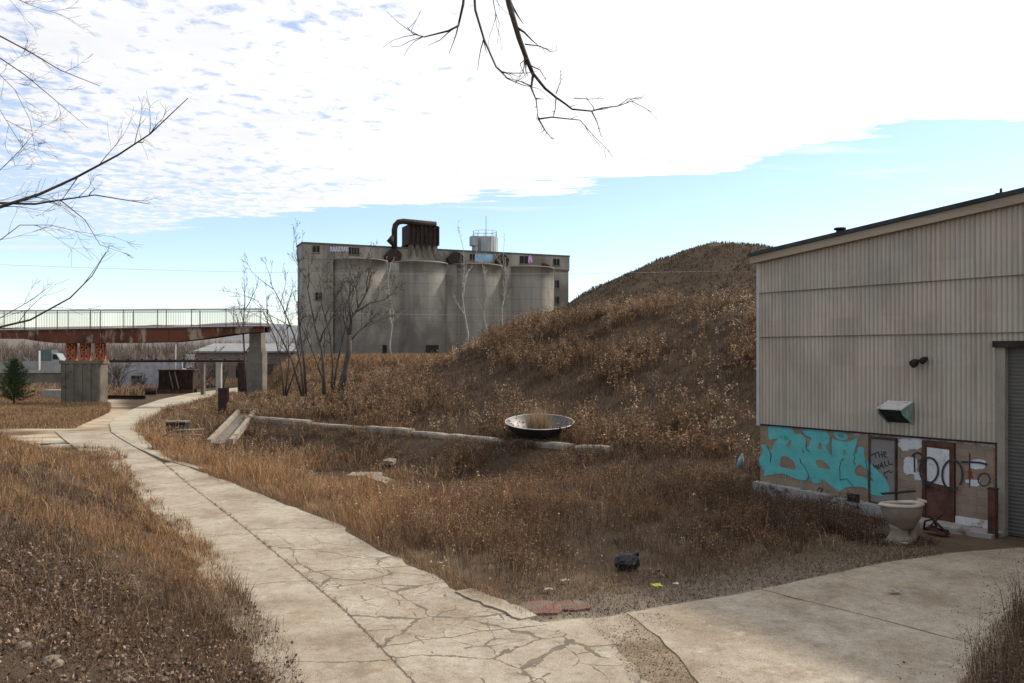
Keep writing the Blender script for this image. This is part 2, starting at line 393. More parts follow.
def terrain():
    def axis(a,b,f0,f1,fine,coarse):
        q=list(np.arange(f0,f1,fine)); s=fine; p=f1
        while p<b: q.append(p); s=min(s*1.12,coarse); p+=s
        q.append(b); s=fine; p=f0-fine; w=[]
        while p>a: w.append(p); s=min(s*1.12,coarse); p-=s
        w.append(a); return np.array(w[::-1]+q)
    xs=axis(-1500,1500,-34,26,.3,120); ys=axis(-200,2500,-6,66,.3,120)
    X,Y=np.meshgrid(xs,ys); Z=H(X,Y)
    n,m=len(xs),len(ys)
    me=bpy.data.meshes.new('ground'); v=np.stack([X.ravel(),Y.ravel(),Z.ravel()],1)
    i=np.arange(n-1)[None,:]+n*np.arange(m-1)[:,None]; i=i.ravel()
    f=np.stack([i,i+1,i+1+n,i+n],1)
    fill_mesh(me,v,[f],True)
    x,y=v[:,0],v[:,1]
    d=seg_dist(x,y,APRON); u,vv=wuv(x,y)
    rr=np.abs(x-road_right(y))
    gr=(1-sm(.5,1.9,d))*(y>12.5)*(x>-3)*(1-sm(5,8.5,x)*.9)+(1-sm(.0,.5,rr))*(y<40)*.2*(y>13)
    at=me.attributes.new('gravel','FLOAT','POINT'); at.data.foreach_set('value',np.clip(gr,0,1))
    at=me.attributes.new('hill','FLOAT','POINT'); at.data.foreach_set('value',np.clip(sm(-9,-3,u)*(y>22)+ (~inside(x,y,FLAT))*1.0,0,1))
    DIRT=[(-95,47),(-60,43),(-25.2,41.5),(-19,40),(-19.,44),(-24,50),(-27,61),(-36,76),(-45,98),(-80,98),(-90,80)]
    dd=np.where(inside(x,y,DIRT),1-0*x,1-sm(0,1.2,seg_dist(x,y,DIRT)))
    dd=dd*sm(.25,.45,fbm(x,y,.2,77)); dd=np.maximum(dd,.55*inside(x,y,APRON))
    at=me.attributes.new('dirt','FLOAT','POINT'); at.data.foreach_set('value',np.clip(dd,0,1))
    me.materials.append(M['soil'])
    o=bpy.data.objects.new('ground',me); col.objects.link(o); o['kind']='structure'
def fill_mesh(me,v,faces,smooth=False,colr=None):
    me.vertices.add(len(v)); me.vertices.foreach_set('co',np.ascontiguousarray(v,np.float32).ravel())
    loops=np.concatenate([f.ravel() for f in faces]); tot=np.concatenate([np.full(len(f),f.shape[1]) for f in faces])
    st=np.concatenate([[0],np.cumsum(tot)[:-1]])
    me.loops.add(len(loops)); me.loops.foreach_set('vertex_index',loops.astype(np.int32))
    me.polygons.add(len(tot)); me.polygons.foreach_set('loop_start',st.astype(np.int32)); me.polygons.foreach_set('loop_total',tot.astype(np.int32))
    me.polygons.foreach_set('use_smooth',np.full(len(tot),smooth))
    if colr is not None:
        a=me.attributes.new('Col','FLOAT_COLOR','POINT'); a.data.foreach_set('color',np.concatenate([colr,np.ones((len(colr),1))],1).astype(np.float32).ravel())
    me.update(calc_edges=True); me.validate()
terrain()

# ------------------------------------------------------------------ paving
def strip(name,L,Rr,mat,z=0.0,th=.16,nx=6,step=.5,u0=0,u1=1,joff=0.0):
    L=np.array(L,float); Rr=np.array(Rr,float)
    c=(L+Rr)/2; s=np.concatenate([[0],np.cumsum(np.hypot(*np.diff(c,axis=0).T))])
    q=np.linspace(0,s[-1],max(2,int(s[-1]/step)))
    l=np.stack([np.interp(q,s,L[:,k]) for k in (0,1)],1); r=np.stack([np.interp(q,s,Rr[:,k]) for k in (0,1)],1)
    if joff:
        r=r+ (joff*(vn(q,q*0,1.7,4)-.5)+joff*.7*(vn(q,q*0,.5,8)-.5))[:,None]*(r-l)/np.linalg.norm(r-l,axis=1)[:,None]
    vs=[];uv=[]
    for i in range(len(q)):
        for k in range(nx+1):
            t=k/nx; p=l[i]*(1-t)+r[i]*t
            vs.append((p[0],p[1],z+.012*(vn(p[0],p[1],.4,2)-.5))); uv.append((u0+(u1-u0)*t,q[i]))
    n=nx+1; fs=[]
    for i in range(len(q)-1):
        for k in range(nx):
            a=i*n+k; fs.append((a,a+1,a+1+n,a+n))
    # skirt
    k0=len(vs); 
    ring=[k for k in range(n)]+[i*n+nx for i in range(1,len(q))]+[(len(q)-1)*n+k for k in range(nx-1,-1,-1)]+[i*n for i in range(len(q)-2,0,-1)]
    for a in ring:
        p=vs[a]; vs.append((p[0],p[1],z-th)); uv.append((uv[a][0],uv[a][1]))
    m=len(ring)
    for i in range(m): fs.append((ring[i],k0+i,k0+(i+1)%m,ring[(i+1)%m]))
    me=bpy.data.meshes.new(name); me.from_pydata(vs,[],fs)
    ul=me.uv_layers.new(name='UVMap')
    for lp in me.loops: ul.data[lp.index].uv=uv[lp.vertex_index]
    me.materials.append(mat); me.update()
    o=bpy.data.objects.new(name,me); col.objects.link(o); o['kind']='structure'; return o
g=lambda *a:[G(*p) for p in a]
JO=[(1.15,6.6),(-1.30,11.37),(-2.87,14.6),(-4.55,17.6),(-6.79,21.6),(-10.8,28.5),(-14.05,34.3),(-17.35,39.4),(-20.5,44.4),(-22.8,48.2)]
LE=[(-2.3,5.6),(-3.6,11.2),(-5.3,14.2),(-6.7,17.),(-8.5,20.3),(-12.1,26.4),(-16.4,33.6),(-19.6,38.6),(-23.2,44),(-26.,48.4)]
strip('road',LE,JO,M['road'],0,u0=-2.3,u1=-.02)
J2=[(JO[i][0]+.006,JO[i][1]) for i in range(7)]
R2=[(3.3,8.6),(1.25,12.7),(-.57,15.2),(-2.4,18.2),(-4.27,21.7),(-8.5,27.5),(-13.7,34.6)]
strip('road_lane',J2,R2,M['road_cracked'],.004,u0=.02,u1=2.5,joff=.25)
# road curving away under the bridge
CLf=[(-14.62,35.6),(-17.5,39.8),(-20.4,44.4),(-22.7,48.2),(-25.3,53.4),(-27.7,59.4),(-31.1,70.6),(-34,82),(-36,95),(-36,150)]
CRt=[(-14.2,35.3),(-16.3,39.2),(-18.0,42),(-20,46),(-22.4,51.2),(-24.9,58.4),(-27.2,66.8),(-28.5,75),(-31,90),(-31.5,150)]
strip('road_curve',CLf,CRt,M_('worn_yellow_concrete',(.28,.23,.155),(.39,.34,.255),.5,spot=(.24,.17,.095),spot_at=.6,bump=.3),.008,nx=8,u0=0,u1=3)
kb=strip('kerb',[(-12.0,32.4),(-14.65,35.55),(-17.55,39.75),(-20.45,44.35),(-22.75,48.15)],[(-11.75,32.55),(-14.4,35.7),(-17.3,39.9),(-20.2,44.5),(-22.5,48.3)],M['slab'],.03,th=.3,nx=1)
# apron slabs
def rough_poly(pts,amp=.05,step=.35,seed=1):
    out=[]; n=len(pts); rr=random.Random(seed)
    for i in range(n):
        a=Vector(pts[i]); b=Vector(pts[(i+1)%n]); m=max(1,int((b-a).length/step))
        for k in range(m):
            p=a.lerp(b,k/m)
            if k: p=p+Vector((rr.uniform(-amp,amp),rr.uniform(-amp,amp)))
            out.append((p.x,p.y))
    return out
def slab(name,pts,z,seed,amp=.05):
    mb=MB(); mb.prism(rough_poly(pts,amp,.35,seed),z-.18,z); o=mb.build(name,M['slab']); o['kind']='structure'
slab('slab_corner',[(.42,13.9),(1.83,14.35),(1.98,13.75),(1.62,12.9),(.55,12.75),(.2,13.2)],.0,3,.06)
slab('slab_corner',[(.5,12.7),(1.55,12.85),(1.75,12.0),(1.2,10.6),(.4,11.3),(.25,12.2)],-.004,4,.06)
slab('slab_apron',[(1.95,14.42),(4.615,15.85),(5.985,14.2),(7.15,12.62),(5.6,10.6),(4.4,7.8),(2.7,9.0),(2.45,12.0),(2.3,13.2)],.006,5,.03)
slab('slab_apron',[(4.66,15.87),(7.94,17.97),(9.53,16.62),(11.24,15.22),(10,14.6),(7.2,12.62),(6.0,14.23)],.010,6,.025)
slab('slab_apron',[(7.98,18.0),(9.9,18.85),(11.6,19.3),(14.7,18.7),(16.2,16.2),(11.3,15.25),(9.55,16.65)],.006,7,.03)
o=MB().prism(rough_poly([(-.1,14.25),(.55,14.35),(1.35,14.65),(1.2,15.1),(.3,15.05)],.08,.2,3),-.12,.028).build('red_painted_slab',M_('faded_red_paint',(.13,.055,.042),(.18,.088,.068),3,spot=(.13,.10,.07),spot_at=.5,spot_sc=4)); tag(o,'broken concrete slab with faded red paint beside the cracked road','slab')
mb=MB(); mb.prism(rough_poly([(-1.05,15.65),(-.75,15.85),(.12,14.75),(.42,14.2),(.15,14.02)],.05,.2,9),-.15,.035); o=mb.build('kerb_stone',M['slab']); tag(o,'low kerb stone lying along the cracked road edge near the red slab','kerb stone')
def puddle(cx,cy,z,rx_,ry_,seed,rot=0):
    rr=random.Random(seed); p=[]
    for k in range(36):
        a=2*math.pi*k/36; q=1+.3*math.sin(3*a+seed)+.15*math.sin(7*a+2*seed)
        X,Y=rx_*q*math.cos(a),ry_*q*math.sin(a); p.append((cx+X*math.cos(rot)-Y*math.sin(rot),cy+X*math.sin(rot)+Y*math.cos(rot)))
    o=MB().prism(p,z-.02,z).build('water',M['water']); o['kind']='structure'
for (px,py,a,b) in ((60,443,.9,.35),(72,448,.8,.3),(78,453,.6,.25),(55,449,.5,.2)):
    x,y=G(px,py); puddle(x,y,HZ(x,y)+.03,a,b,px)
WROT=math.atan2(WD[1],WD[0])
def ditch(v): p=WB+WD*v-WN*3.9; return float(p[0]),float(p[1])
WX,WY=ditch(-4.9); puddle(WX,WY,HZ(WX,WY)+.11,2.3,1.6,2,WROT)
WX2,WY2=ditch(-11.5); puddle(WX2,WY2,HZ(WX2,WY2)+.05,1.5,1.6,5,WROT)

# ------------------------------------------------------------------ shed
def s_of(px):
    k=(px-CX)/F; return (26.7*k-7.8)/(.587+.81*k)
def sz(px,py):
    s=s_of(px); d=26.7-.81*s; return (s,CZ-(py-HY)/F*d)
shed=thing('metal_shed','tan corrugated metal shed with teal graffiti on its block base','shed',SA,SROT)
RIDGE=13.5; LEN=27.0; DEP=26.0
def roofz(s): return 7.48+.098*(s if s<=RIDGE else 2*RIDGE-s)
PITCH=.125
def corr(name,s0,s1,z0,z1,y):
    n=int((s1-s0)/(PITCH/8)); mb=MB(); vs=[];fs=[]
    for i in range(n+1):
        s=s0+(s1-s0)*i/n; yy=y-.022*math.sin(2*math.pi*s/PITCH)
        zt=z1(s) if callable(z1) else z1
        vs+=[(s,yy,z0+.006*math.sin(s*2.1)),(s,yy,zt)]
    for i in range(n): a=2*i; fs.append((a,a+2,a+3,a+1))
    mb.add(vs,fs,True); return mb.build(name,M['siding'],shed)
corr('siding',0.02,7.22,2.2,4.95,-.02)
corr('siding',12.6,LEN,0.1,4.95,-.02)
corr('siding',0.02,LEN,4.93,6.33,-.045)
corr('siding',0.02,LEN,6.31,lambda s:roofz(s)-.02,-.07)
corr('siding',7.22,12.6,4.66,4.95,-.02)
# side and back walls, block base
mb=MB(); mb.box((0.0,.05,0),(.02,DEP,7.4)); mb.box((LEN-.02,.05,0),(LEN,DEP,7.4)); mb.box((0.02,DEP-.05,0),(LEN-.02,DEP,7.4)); mb.build('rear_wall',M['siding'],shed)
mb=MB()
mb.box((0.0,.0,-.6),(3.66,.25,2.2)); mb.box((3.66,.06,-.6),(4.52,.25,2.2)); mb.box((4.52,0,-.6),(5.2,.25,2.2)); mb.box((5.2,.02,2.12),(6.08,.25,2.2)); mb.box((5.2,.12,-.6),(6.08,.25,2.12)); mb.box((6.08,0,-.6),(7.06,.25,2.2))
mb.build('block_wall',M['masonry'],shed)
# roof
mb=MB(); o_=.28
pr=[(-.22,roofz(-.22)),(RIDGE,roofz(RIDGE)),(LEN+.22,roofz(LEN+.22)),(LEN+.22,roofz(LEN+.22)+.11),(RIDGE,roofz(RIDGE)+.11),(-.22,roofz(-.22)+.11)]
mb.prism(pr,-DEP-.2,.32,XZ); roof=mb.build('roof',M_('dark_roofing',(.02,.024,.024),(.05,.055,.052),2),shed)
mb=MB(); mb.prism([(-.2,roofz(-.2)-.23),(RIDGE,roofz(RIDGE)-.23),(LEN+.2,roofz(LEN+.2)-.23),(LEN+.2,roofz(LEN+.2)-.004),(RIDGE,roofz(RIDGE)-.004),(-.2,roofz(-.2)-.004)],.12,.26,XZ)
mb.build('fascia',M_('tan_fascia',(.29,.225,.155),(.38,.30,.21),1.5,stretch=(.3,1,3),spot=(.24,.16,.1),spot_at=.64,bump=.15),shed)
s_,z_=sz(842,232); mb=MB(); mb.tube([(s_,-.1,roofz(s_)+.1),(s_,-.1,roofz(s_)+.2)],.11,10); mb.tube([(s_,-.1,roofz(s_)+.2),(s_,-.1,roofz(s_)+.25)],.17,10); mb.build('roof_vent',M['dark_rust'],roof)
s_,z_=sz(1003,190); mb=MB(); mb.tube([(s_,-.1,roofz(s_)+.1),(s_,-.1,roofz(s_)+.26)],.03,6); mb.box((s_-.12,-.14,roofz(s_)+.1),(s_+.1,-.06,roofz(s_)+.16)); mb.build('roof_vent',M['dark_rust'],roof)
mb=MB(); mb.box((-.07,-.1,2.16),(.03,.06,7.3)); mb.build('corner_trim',M_('pale_trim',(.38,.37,.34),(.46,.45,.42),2),shed)
for zz,yy in ((4.93,-.072),(6.31,-.097)):
    mb=MB(); mb.box((.03,yy,zz-.014),(LEN,yy+.02,zz+.004)); mb.build('lap_joint',M['lap'],shed)  # dark strip draws the shadow line under each sheet overlap
mb=MB(); mb.box((0.03,-.055,2.17),(7.2,-.02,2.215)); mb.build('base_flashing',M['dark_rust'],shed)
# white foundation ledge, stepping down to the right
mb=MB(); pl=[(-.05,.42),(.9,.39),(2.2,.34),(3.5,.28),(4.6,.2),(4.6,-.4),(-.05,-.4)]
mb.prism(pl,.002,.30,XZ)
def flaky(name,c,base):
    return M_(name,c,[min(1,x*1.15) for x in c],2,spot=base,spot_at=.53,spot_sc=1.9,bump=.4,bsc=18)
mb.build('foundation_ledge',flaky('flaking_whitewash',(.31,.29,.26),(.12,.09,.065)),shed)
mb=MB(); mb.prism([(4.7,-.2),(4.7,.10),(7.3,.06),(7.3,-.2)],.02,.75,XZ); mb.build('door_step',flaky('stained_step',(.29,.265,.23),(.14,.11,.08)),shed)
mb=MB(); mb.box((6.1,-.06,.06),(7.05,0,.26)); mb.build('whitewashed_footing',flaky('whitewash_band',(.52,.5,.47),(.25,.19,.13)),shed)
# door
d0,d1=5.22,6.06
mb=MB(); mb.box((d0,-.05,.1),(d0+.09,.1,2.12)); mb.box((d1-.09,-.05,.1),(d1,.1,2.12)); mb.box((d0+.09,-.048,2.0),(d1-.09,.1,2.117)); fr=mb.build('door_frame',M['rust'],shed)
mb=MB(); mb.box((d0+.092,-.02,.1),(d1-.092,.05,1.998)); dr=mb.build('door',M_('rusty_door',(.07,.03,.02),(.15,.06,.035),3,spot=(.05,.03,.025),spot_at=.55,spot_sc=4,bump=.3),shed)
mb=MB(); mb.prism([(d0+.13,1.08),(d0+.30,1.03),(d1-.13,.98),(d1-.13,1.93),(d0+.13,1.95)],.021,.034,XZ); mb.build('door_panel',M['white'],dr)
mb=MB(); mb.tube([(d0+.17,-.02,.93),(d0+.17,-.09,.93)],.03,8); mb.bar((d0+.17,-.09,.93),(d0+.3,-.09,.91),.03); mb.build('handle',M['black'],dr)
# boarded panel
p0,p1=3.68,4.5
mb=MB(); mb.box((p0,-.03,.3),(p0+.05,.06,2.10)); mb.box((p1-.05,-.03,.3),(p1,.06,2.10)); mb.box((p0+.05,-.028,2.05),(p1-.05,.06,2.097)); mb.build('panel_frame',M['rust'],shed)
mb=MB(); mb.box((p0+.052,.0,.3),(p1-.052,.05,2.048)); mb.build('board_panel',M_('grey_plywood',(.19,.168,.145),(.25,.225,.2),1.6,stretch=(1,1,4),bump=.15),shed)
# roller door and jambs
mb=MB(); 
mb.box((7.06,-.05,-.1),(7.13,.2,2.2)); mb.build('downpipe',M['rust'],shed)
jm=M_('tan_jamb',(.22,.185,.135),(.28,.24,.185),2,spot=(.12,.07,.04),spot_at=.62,spot_sc=2)
for xa,xb in ((7.14,7.32),(12.45,12.6)):
    mb=MB(); mb.box((xa,-.10,-.1),(xb,.25,4.58)); mb.build('door_jamb',jm,shed)
if 0: (M_('tan_jamb',(.33,.28,.21),(.42,.36,.28),2,spot=(.16,.09,.05),spot_at=.62,spot_sc=2))
mb=MB(); mb.box((7.05,-.16,4.56),(12.7,.1,4.72)); mb.build('lintel',M['dark_rust'],shed)
mb=MB(); vs=[];fs=[]; nz=4.6/.09; n=int(nz*4)
for i in range(n+1):
    z=-.02+4.6*i/n; yy=.08-.022*abs(math.sin(math.pi*z/.09)); vs+=[(7.32,yy,z),(12.45,yy,z)]
for i in range(n): a=2*i; fs.append((a,a+1,a+3,a+2))
mb.add(vs,fs,True); roll=mb.build('roller_door',M_('grey_roller_slats',(.085,.075,.062),(.12,.108,.09),1.2,spot=(.2,.16,.12),spot_at=.64,rough=.6,bump=.05),shed)
# vent hood (open at the front, tin top)
a=s_of(887); b=s_of(914); 
zt=CZ-(402-HY)/F*23.2; zb=CZ-(424-HY)/F*23.2
mb=MB(); s0,s1=a+.06,b
mb.add([(s0,-.05,zt+.02),(s1,-.05,zt+.02),(s1,-.62,zt-.17),(s0,-.62,zt-.17),(s0,-.05,zt+.045),(s1,-.05,zt+.045),(s1,-.62,zt-.145),(s0,-.62,zt-.145)],[(0,3,2,1),(4,5,6,7),(0,1,5,4),(1,2,6,5),(2,3,7,6),(3,0,4,7)])
hd=mb.build('vent_hood',M_('weathered_tin',(.42,.40,.38),(.56,.53,.5),4,spot=(.28,.2,.15),spot_at=.56,spot_sc=6,rough=.55),shed)
for ss in (s0,s1-.02):
    pass
mb=MB()
for ss in (s0,s1-.025):
    mb.prism([(-.04,zt+.015),(-.60,zt-.178),(-.54,zt-.30),(-.04,zb+.02)],ss,ss+.025,Matrix(((0,0,1,0),(1,0,0,0),(0,1,0,0),(0,0,0,1))))
mb.build('hood_cheek',M_('green_tin',(.12,.20,.17),(.24,.33,.29),5,spot=(.2,.12,.08),spot_at=.6,spot_sc=5),hd)
mb=MB(); mb.add([(s0+.026,-.53,zt-.21),(s1-.026,-.53,zt-.21),(s1-.026,-.06,zb+.06),(s0+.026,-.06,zb+.06),(s0+.026,-.5,zt-.21),(s1-.026,-.5,zt-.21),(s1-.026,-.06,zb+.09),(s0+.026,-.06,zb+.09)],[(0,1,2,3),(7,6,5,4),(0,4,5,1),(2,6,7,3),(1,5,6,2),(3,7,4,0)])
mb.build('hood_shade_sheet',M_('dark_green_shade',(.012,.02,.016),(.03,.045,.038),5),hd)  # dark sheet stands for the shade inside the open hood
# rusty twin flood lamp
s_,z_=sz(923,362); mb=MB(); mb.tube([(s_+.05,-.03,z_+.04),(s_+.05,-.16,z_+.04)],.05,8)
for dx,dz,r in ((-.1,-.02,.11),(.15,.06,.085)):
    c=Vector((s_+dx,-.22,z_+dz)); t=Vector((-.35,-.75,-.45)).normalized()
    mb.tube([c-t*.1,c-t*.04,c+t*.06,c+t*.1],[r*.5,r*.9,r,r*.95],10)
mb.build('flood_lamp',M['dark_rust'],shed)
# small black vent opening in the foundation
mb=MB(); s_,z_=sz(859,497); mb.box((s_-.16,-.33,z_-.1),(s_+.2,-.29,z_+.12)); mb.build('vent_opening',M['black'],shed)
# ---- writing and paint on the shed wall
class Rib:
    def __init__(s): s.mb=MB()
    def line(s,pts,w,y,th=.004):
        for i in range(len(pts)-1):
            a=Vector(pts[i]);b=Vector(pts[i+1]);t=b-a
            if t.length<1e-6: continue
            t.normalize(); nrm=Vector((-t.y,t.x))*w/2; a=a-t*w*.3; b=b+t*w*.3
            q=[a-nrm,b-nrm,b+nrm,a+nrm]; yy=y+.0004*(i%3)
            s.mb.prism([(p.x,p.y) for p in q],yy,yy+th,XZ)
def arc(cx,cy,rx,ry,a0,a1,n=14): return [(cx+rx*math.cos(R(a0+(a1-a0)*k/n)),cy+ry*math.sin(R(a0+(a1-a0)*k/n))) for k in range(n+1)]
def fill_curve(name,polys,y,th,mat,parent):
    cu=bpy.data.curves.new(name,'CURVE'); cu.dimensions='2D'; cu.fill_mode='BOTH'; cu.extrude=th/2
    for pl in polys:
        sp=cu.splines.new('POLY'); sp.points.add(len(pl)-1); sp.use_cyclic_u=True
        for i,p in enumerate(pl): sp.points[i].co=(p[0],p[1],0,1)
    t=bpy.data.objects.new(name,cu); col.objects.link(t)
    bpy.context.view_layer.update()
    me=bpy.data.meshes.new_from_object(t.evaluated_get(bpy.context.evaluated_depsgraph_get()))
    bpy.data.objects.remove(t); bpy.data.curves.remove(cu)
    me.transform(Matrix.Translation((0,-y,0))@XZ); me.materials.clear(); me.materials.append(mat); me.name=name
    o=bpy.data.objects.new(name,me); col.objects.link(o); o.parent=parent; return o
def chaikin(p,it=2):
    for _ in range(it):
        q=[]
        for i in range(len(p)):
            a=p[i]; b=p[(i+1)%len(p)]
            q+=[(a[0]*.75+b[0]*.25,a[1]*.75+b[1]*.25),(a[0]*.25+b[0]*.75,a[1]*.25+b[1]*.75)]
        p=q
    return p
r1=lambda X,Y: sz(755+X/8.54,418+Y/8.54)
r2=lambda X,Y: sz(820+X/8.54,420+Y/8.54)
OUT=[r1(*p) for p in [(110,62),(200,58),(300,68),(325,95),(345,142),(385,132),(425,160),(440,205),(437,257),(460,247),(470,200),(485,172),(450,160),(410,135),(400,115),(430,95),(520,88),(590,97),(625,130),(637,170),(630,215),(612,262),(640,312),(655,300),(653,182)]]
OUT+=[r2(*p) for p in [(100,148),(130,170),(190,180),(230,192),(285,170),(325,148),(315,200),(300,250),(288,285),(318,292),(325,230),(370,222),(380,260),(378,300),(390,340),(430,370),(490,430),(550,490),(590,560),(600,620),(582,646),(500,650),(430,632),(410,590),(370,570),(290,570),(215,575),(190,607),(150,602),(90,560),(40,515),(20,510)]]
OUT+=[r1(*p) for p in [(555,550),(530,562),(490,547),(465,510),(455,478),(452,512),(430,533),(380,530),(320,507),(250,475),(180,475),(110,490),(68,502),(85,460),(40,400),(35,340),(60,310),(75,270),(52,240),(75,222),(105,240),(130,280),(150,270),(165,220),(205,168),(165,180),(118,192),(117,140)]]
HOLES=[[r1(*p) for p in h] for h in [[(300,178),(317,200),(302,252),(266,247)],[(233,318),(280,330),(330,365),(347,400),(354,448),(280,432),(208,417),(214,370)],[(403,240),(415,275),(428,300),(405,298)],[(385,340),(397,378),(385,392)],[(555,198),(577,230),(572,270),(533,262)],[(523,353),(580,360),(620,395),(652,442),(600,432),(545,427),(524,392)],[(140,290),(149,300),(137,380),(127,372)]]]
HOLES+=[[r2(*p) for p in h] for h in [[(203,248),(216,268),(214,312),(202,290)],[(188,323),(214,330),(200,367)],[(333,373),(380,400),(412,450),(414,502),(350,482),(303,467),(298,430)],[(420,472),(450,500),(472,532),(422,512)],[(278,348),(310,365),(300,402)]]]
fill_curve('graffiti',[chaikin(OUT,2)]+[chaikin(h,1) for h in HOLES],.006,.006,M['teal'],shed)
ang=R(22); ce=lambda rx_,ry_:[r2(180+rx_*math.cos(t)*math.cos(ang)-ry_*math.sin(t)*math.sin(ang),135+rx_*math.cos(t)*math.sin(ang)+ry_*math.sin(t)*math.cos(ang)) for t in np.linspace(0,2*math.pi,28,endpoint=False)]
fill_curve('graffiti',[ce(64,34),ce(26,9)],.006,.006,M['teal'],shed)
for X,L in ((150,22),(262,30),(395,40),(500,26),(560,34)):
    a_=r1(X,478 if X<300 else 528); rb=Rib(); rb.line([(a_[0],a_[1]+.04),(a_[0]+.004,a_[1]-L*.006)],.016,.0065,.005); rb.mb.build('paint_drip',M['teal'],shed)
# thin dark outlines inside the piece
ol=M_('teal_outline',(.02,.08,.085),(.04,.13,.13),4)
for ln in ([(105,240),(130,290),(137,330),(130,380)],[(440,205),(437,257),(470,290)],[(400,115),(430,150),(470,165),(485,172)],[(455,478),(430,420),(395,380),(385,340)],[(455,478),(462,510)]): rb=Rib(); rb.line([r1(*p) for p in ln],.02,.012); rb.mb.build('graffiti_outline',ol,shed)
for ln in ([(100,148),(95,230),(100,300)],[(288,285),(300,320),(290,350)],[(290,570),(230,500),(180,510)],[(390,340),(410,450),(415,590)],[(188,330),(170,400),(175,520)]): rb=Rib(); rb.line([r2(*p) for p in ln],.018,.012); rb.mb.build('graffiti_outline',ol,shed)

# small scribbles low on the wall
rb=Rib(); q=lambda X,Y: sz(740+X/5.694,420+Y/5.694)
for ln in ([(440,400),(455,385),(475,395),(455,415),(450,440),(480,450)],[(490,440),(510,455),(500,470)],[(515,445),(530,465)],[(540,455),(560,470),(545,475)],[(575,460),(600,475)]): (rb:=Rib()).line([q(*p) for p in ln],.03,.305 if ln[0][1]>436 else .008); rb.mb.build('scribble',M['spray'],shed)
for ln in ([(225,412),(245,395),(265,405),(240,415)],[(650,470),(670,490),(660,500)],[(680,480),(690,500),(705,480),(715,500)]): (rb:=Rib()).line([q(*p) for p in ln],.03,.305); rb.mb.build('scribble',M['spray'],shed)
# hand lettering on the board: THE / WALL / IT
rb=Rib(); c6=lambda X,Y: sz(820+X/8.54,420+Y/8.54); k=-.0 
for ln in ([(440,300),(500,270)],[(472,285),(478,325)],[(500,275),(508,320)],[(528,270),(534,318)],[(503,300),(531,293)],[(545,272),(550,312),(572,318)],[(545,290),(565,290)],[(545,272),(568,275)],
           [(455,375),(468,412),(482,385),(496,420),(503,375)],[(510,415),(525,365),(545,408)],[(515,395),(540,390)],[(552,355),(558,392),(580,390)],[(582,345),(590,380),(620,378)],
           [(548,445),(555,470)],[(560,450),(590,432),(600,450),(625,440)],[(567,480),(575,500)]): rb.line([c6(*p) for p in ln],.026,.003)
rb.mb.build('hand_lettering',M['spray'],shed)
# large loops sprayed across door and wall
q=lambda X,Y: sz(900+X/5.694,430+Y/5.694)
def qarc(cx,cy,rx_,ry_,a0,a1): return [q(*p) for p in arc(cx,cy,rx_,ry_,a0,a1,20)]
rb=Rib(); rb.line([q(85,238),q(82,140)],.045,.004); rb.line(qarc(100,155,30,24,200,430),.045,.008); rb.line([q(118,175),q(128,200)],.04,.008)
rb.line(qarc(172,228,52,72,0,360),.05,.056); rb.line(qarc(305,255,58,85,60,400),.05,.056)
rb.line([q(398,135),q(398,325)],.03,.004); rb.line([q(355,182),q(400,182),q(450,185),q(495,195)],.05,.012); rb.line(qarc(480,282,34,36,0,360),.03,.004)
rb.mb.build('sprayed_letters',M_('blue_black_spray',(.018,.02,.026),(.05,.055,.065),6,bump=0),shed)
rb=Rib(); rb.line([q(392,235),q(412,270)],.06,.008); rb.line([q(405,235),q(392,272)],.05,.008); rb.mb.build('sprayed_mark',M_('red_spray',(.25,.03,.02),(.35,.05,.03),5),shed)
# leftover white paint patches
def patch(cx,cy,w,h,seed,y=.002):
    rr=random.Random(seed); pts=[]
    n=40
    for k in range(n):
        a=2*math.pi*k/n; cs,sn=math.cos(a),math.sin(a); e=.5
        x=math.copysign(abs(cs)**e,cs)*w/2; yv=math.copysign(abs(sn)**e,sn)*h/2
        pts.append(q(cx+x*rr.uniform(.86,1.06),cy+yv*rr.uniform(.84,1.06)))
    return pts
for i,(cx,cy,w,h) in enumerate(((60,78,136,66),(60,205,78,104),(104,262,44,48),(445,195,88,58),(425,303,64,38),(30,100,45,40),(395,292,50,20))):
    fill_curve('paint_patch',[patch(cx,cy,w,h,i+1)],.001,.002+.0003*i,M['white'],shed)

# rusty bollard
x,y=(993-CX)/F*20.55,20.55
t=thing('rusty_bollard','square rusty steel bollard standing at the shed wall by the roller door','bollard',(x,y,-.05),SROT)
mb=MB(); mb.box((-.085,-.085,0),(.085,.085,1.18)); mb.build('post',M['rust'],t)
mb=MB(); mb.box((-.1,-.1,1.18),(.1,.1,1.21)); mb.build('cap',M['dark_rust'],t)

# scrap by the door
t=thing('scrap_metal','bent dark scrap iron leaning in front of the rusty shed door','scrap metal',(*((935-CX)/F*20.9,20.9),-.03),SROT)
mb=MB(); mb.bar((-.25,0,.05),(.15,.1,.5),.09,.03); mb.bar((-.1,-.1,.45),(.35,0,.04),.1,.03); mb.bar((-.3,.05,.08),(.3,.05,.12),.06); mb.tube([(-.28,0,.1),(-.2,-.1,.3),(0,-.12,.38),(.1,-.1,.2)],.025,6); mb.build('bent_bars',M['dark_rust'],t)
mb=MB(); mb.cbox((.05,0,.12),(.45,.3,.05),Matrix.Rotation(.25,4,'Y')); mb.build('plate',M['rust'],t)
t=thing('fallen_board','dark plank lying across the far side of the giant toilet rim','plank',(*((900-CX)/F*20.7,20.7),.98),-.2)
mb=MB(); mb.bar((-.42,.0,.0),(.35,.04,.09),.16,.035); mb.build('plank',M['dark_rust'],t); 

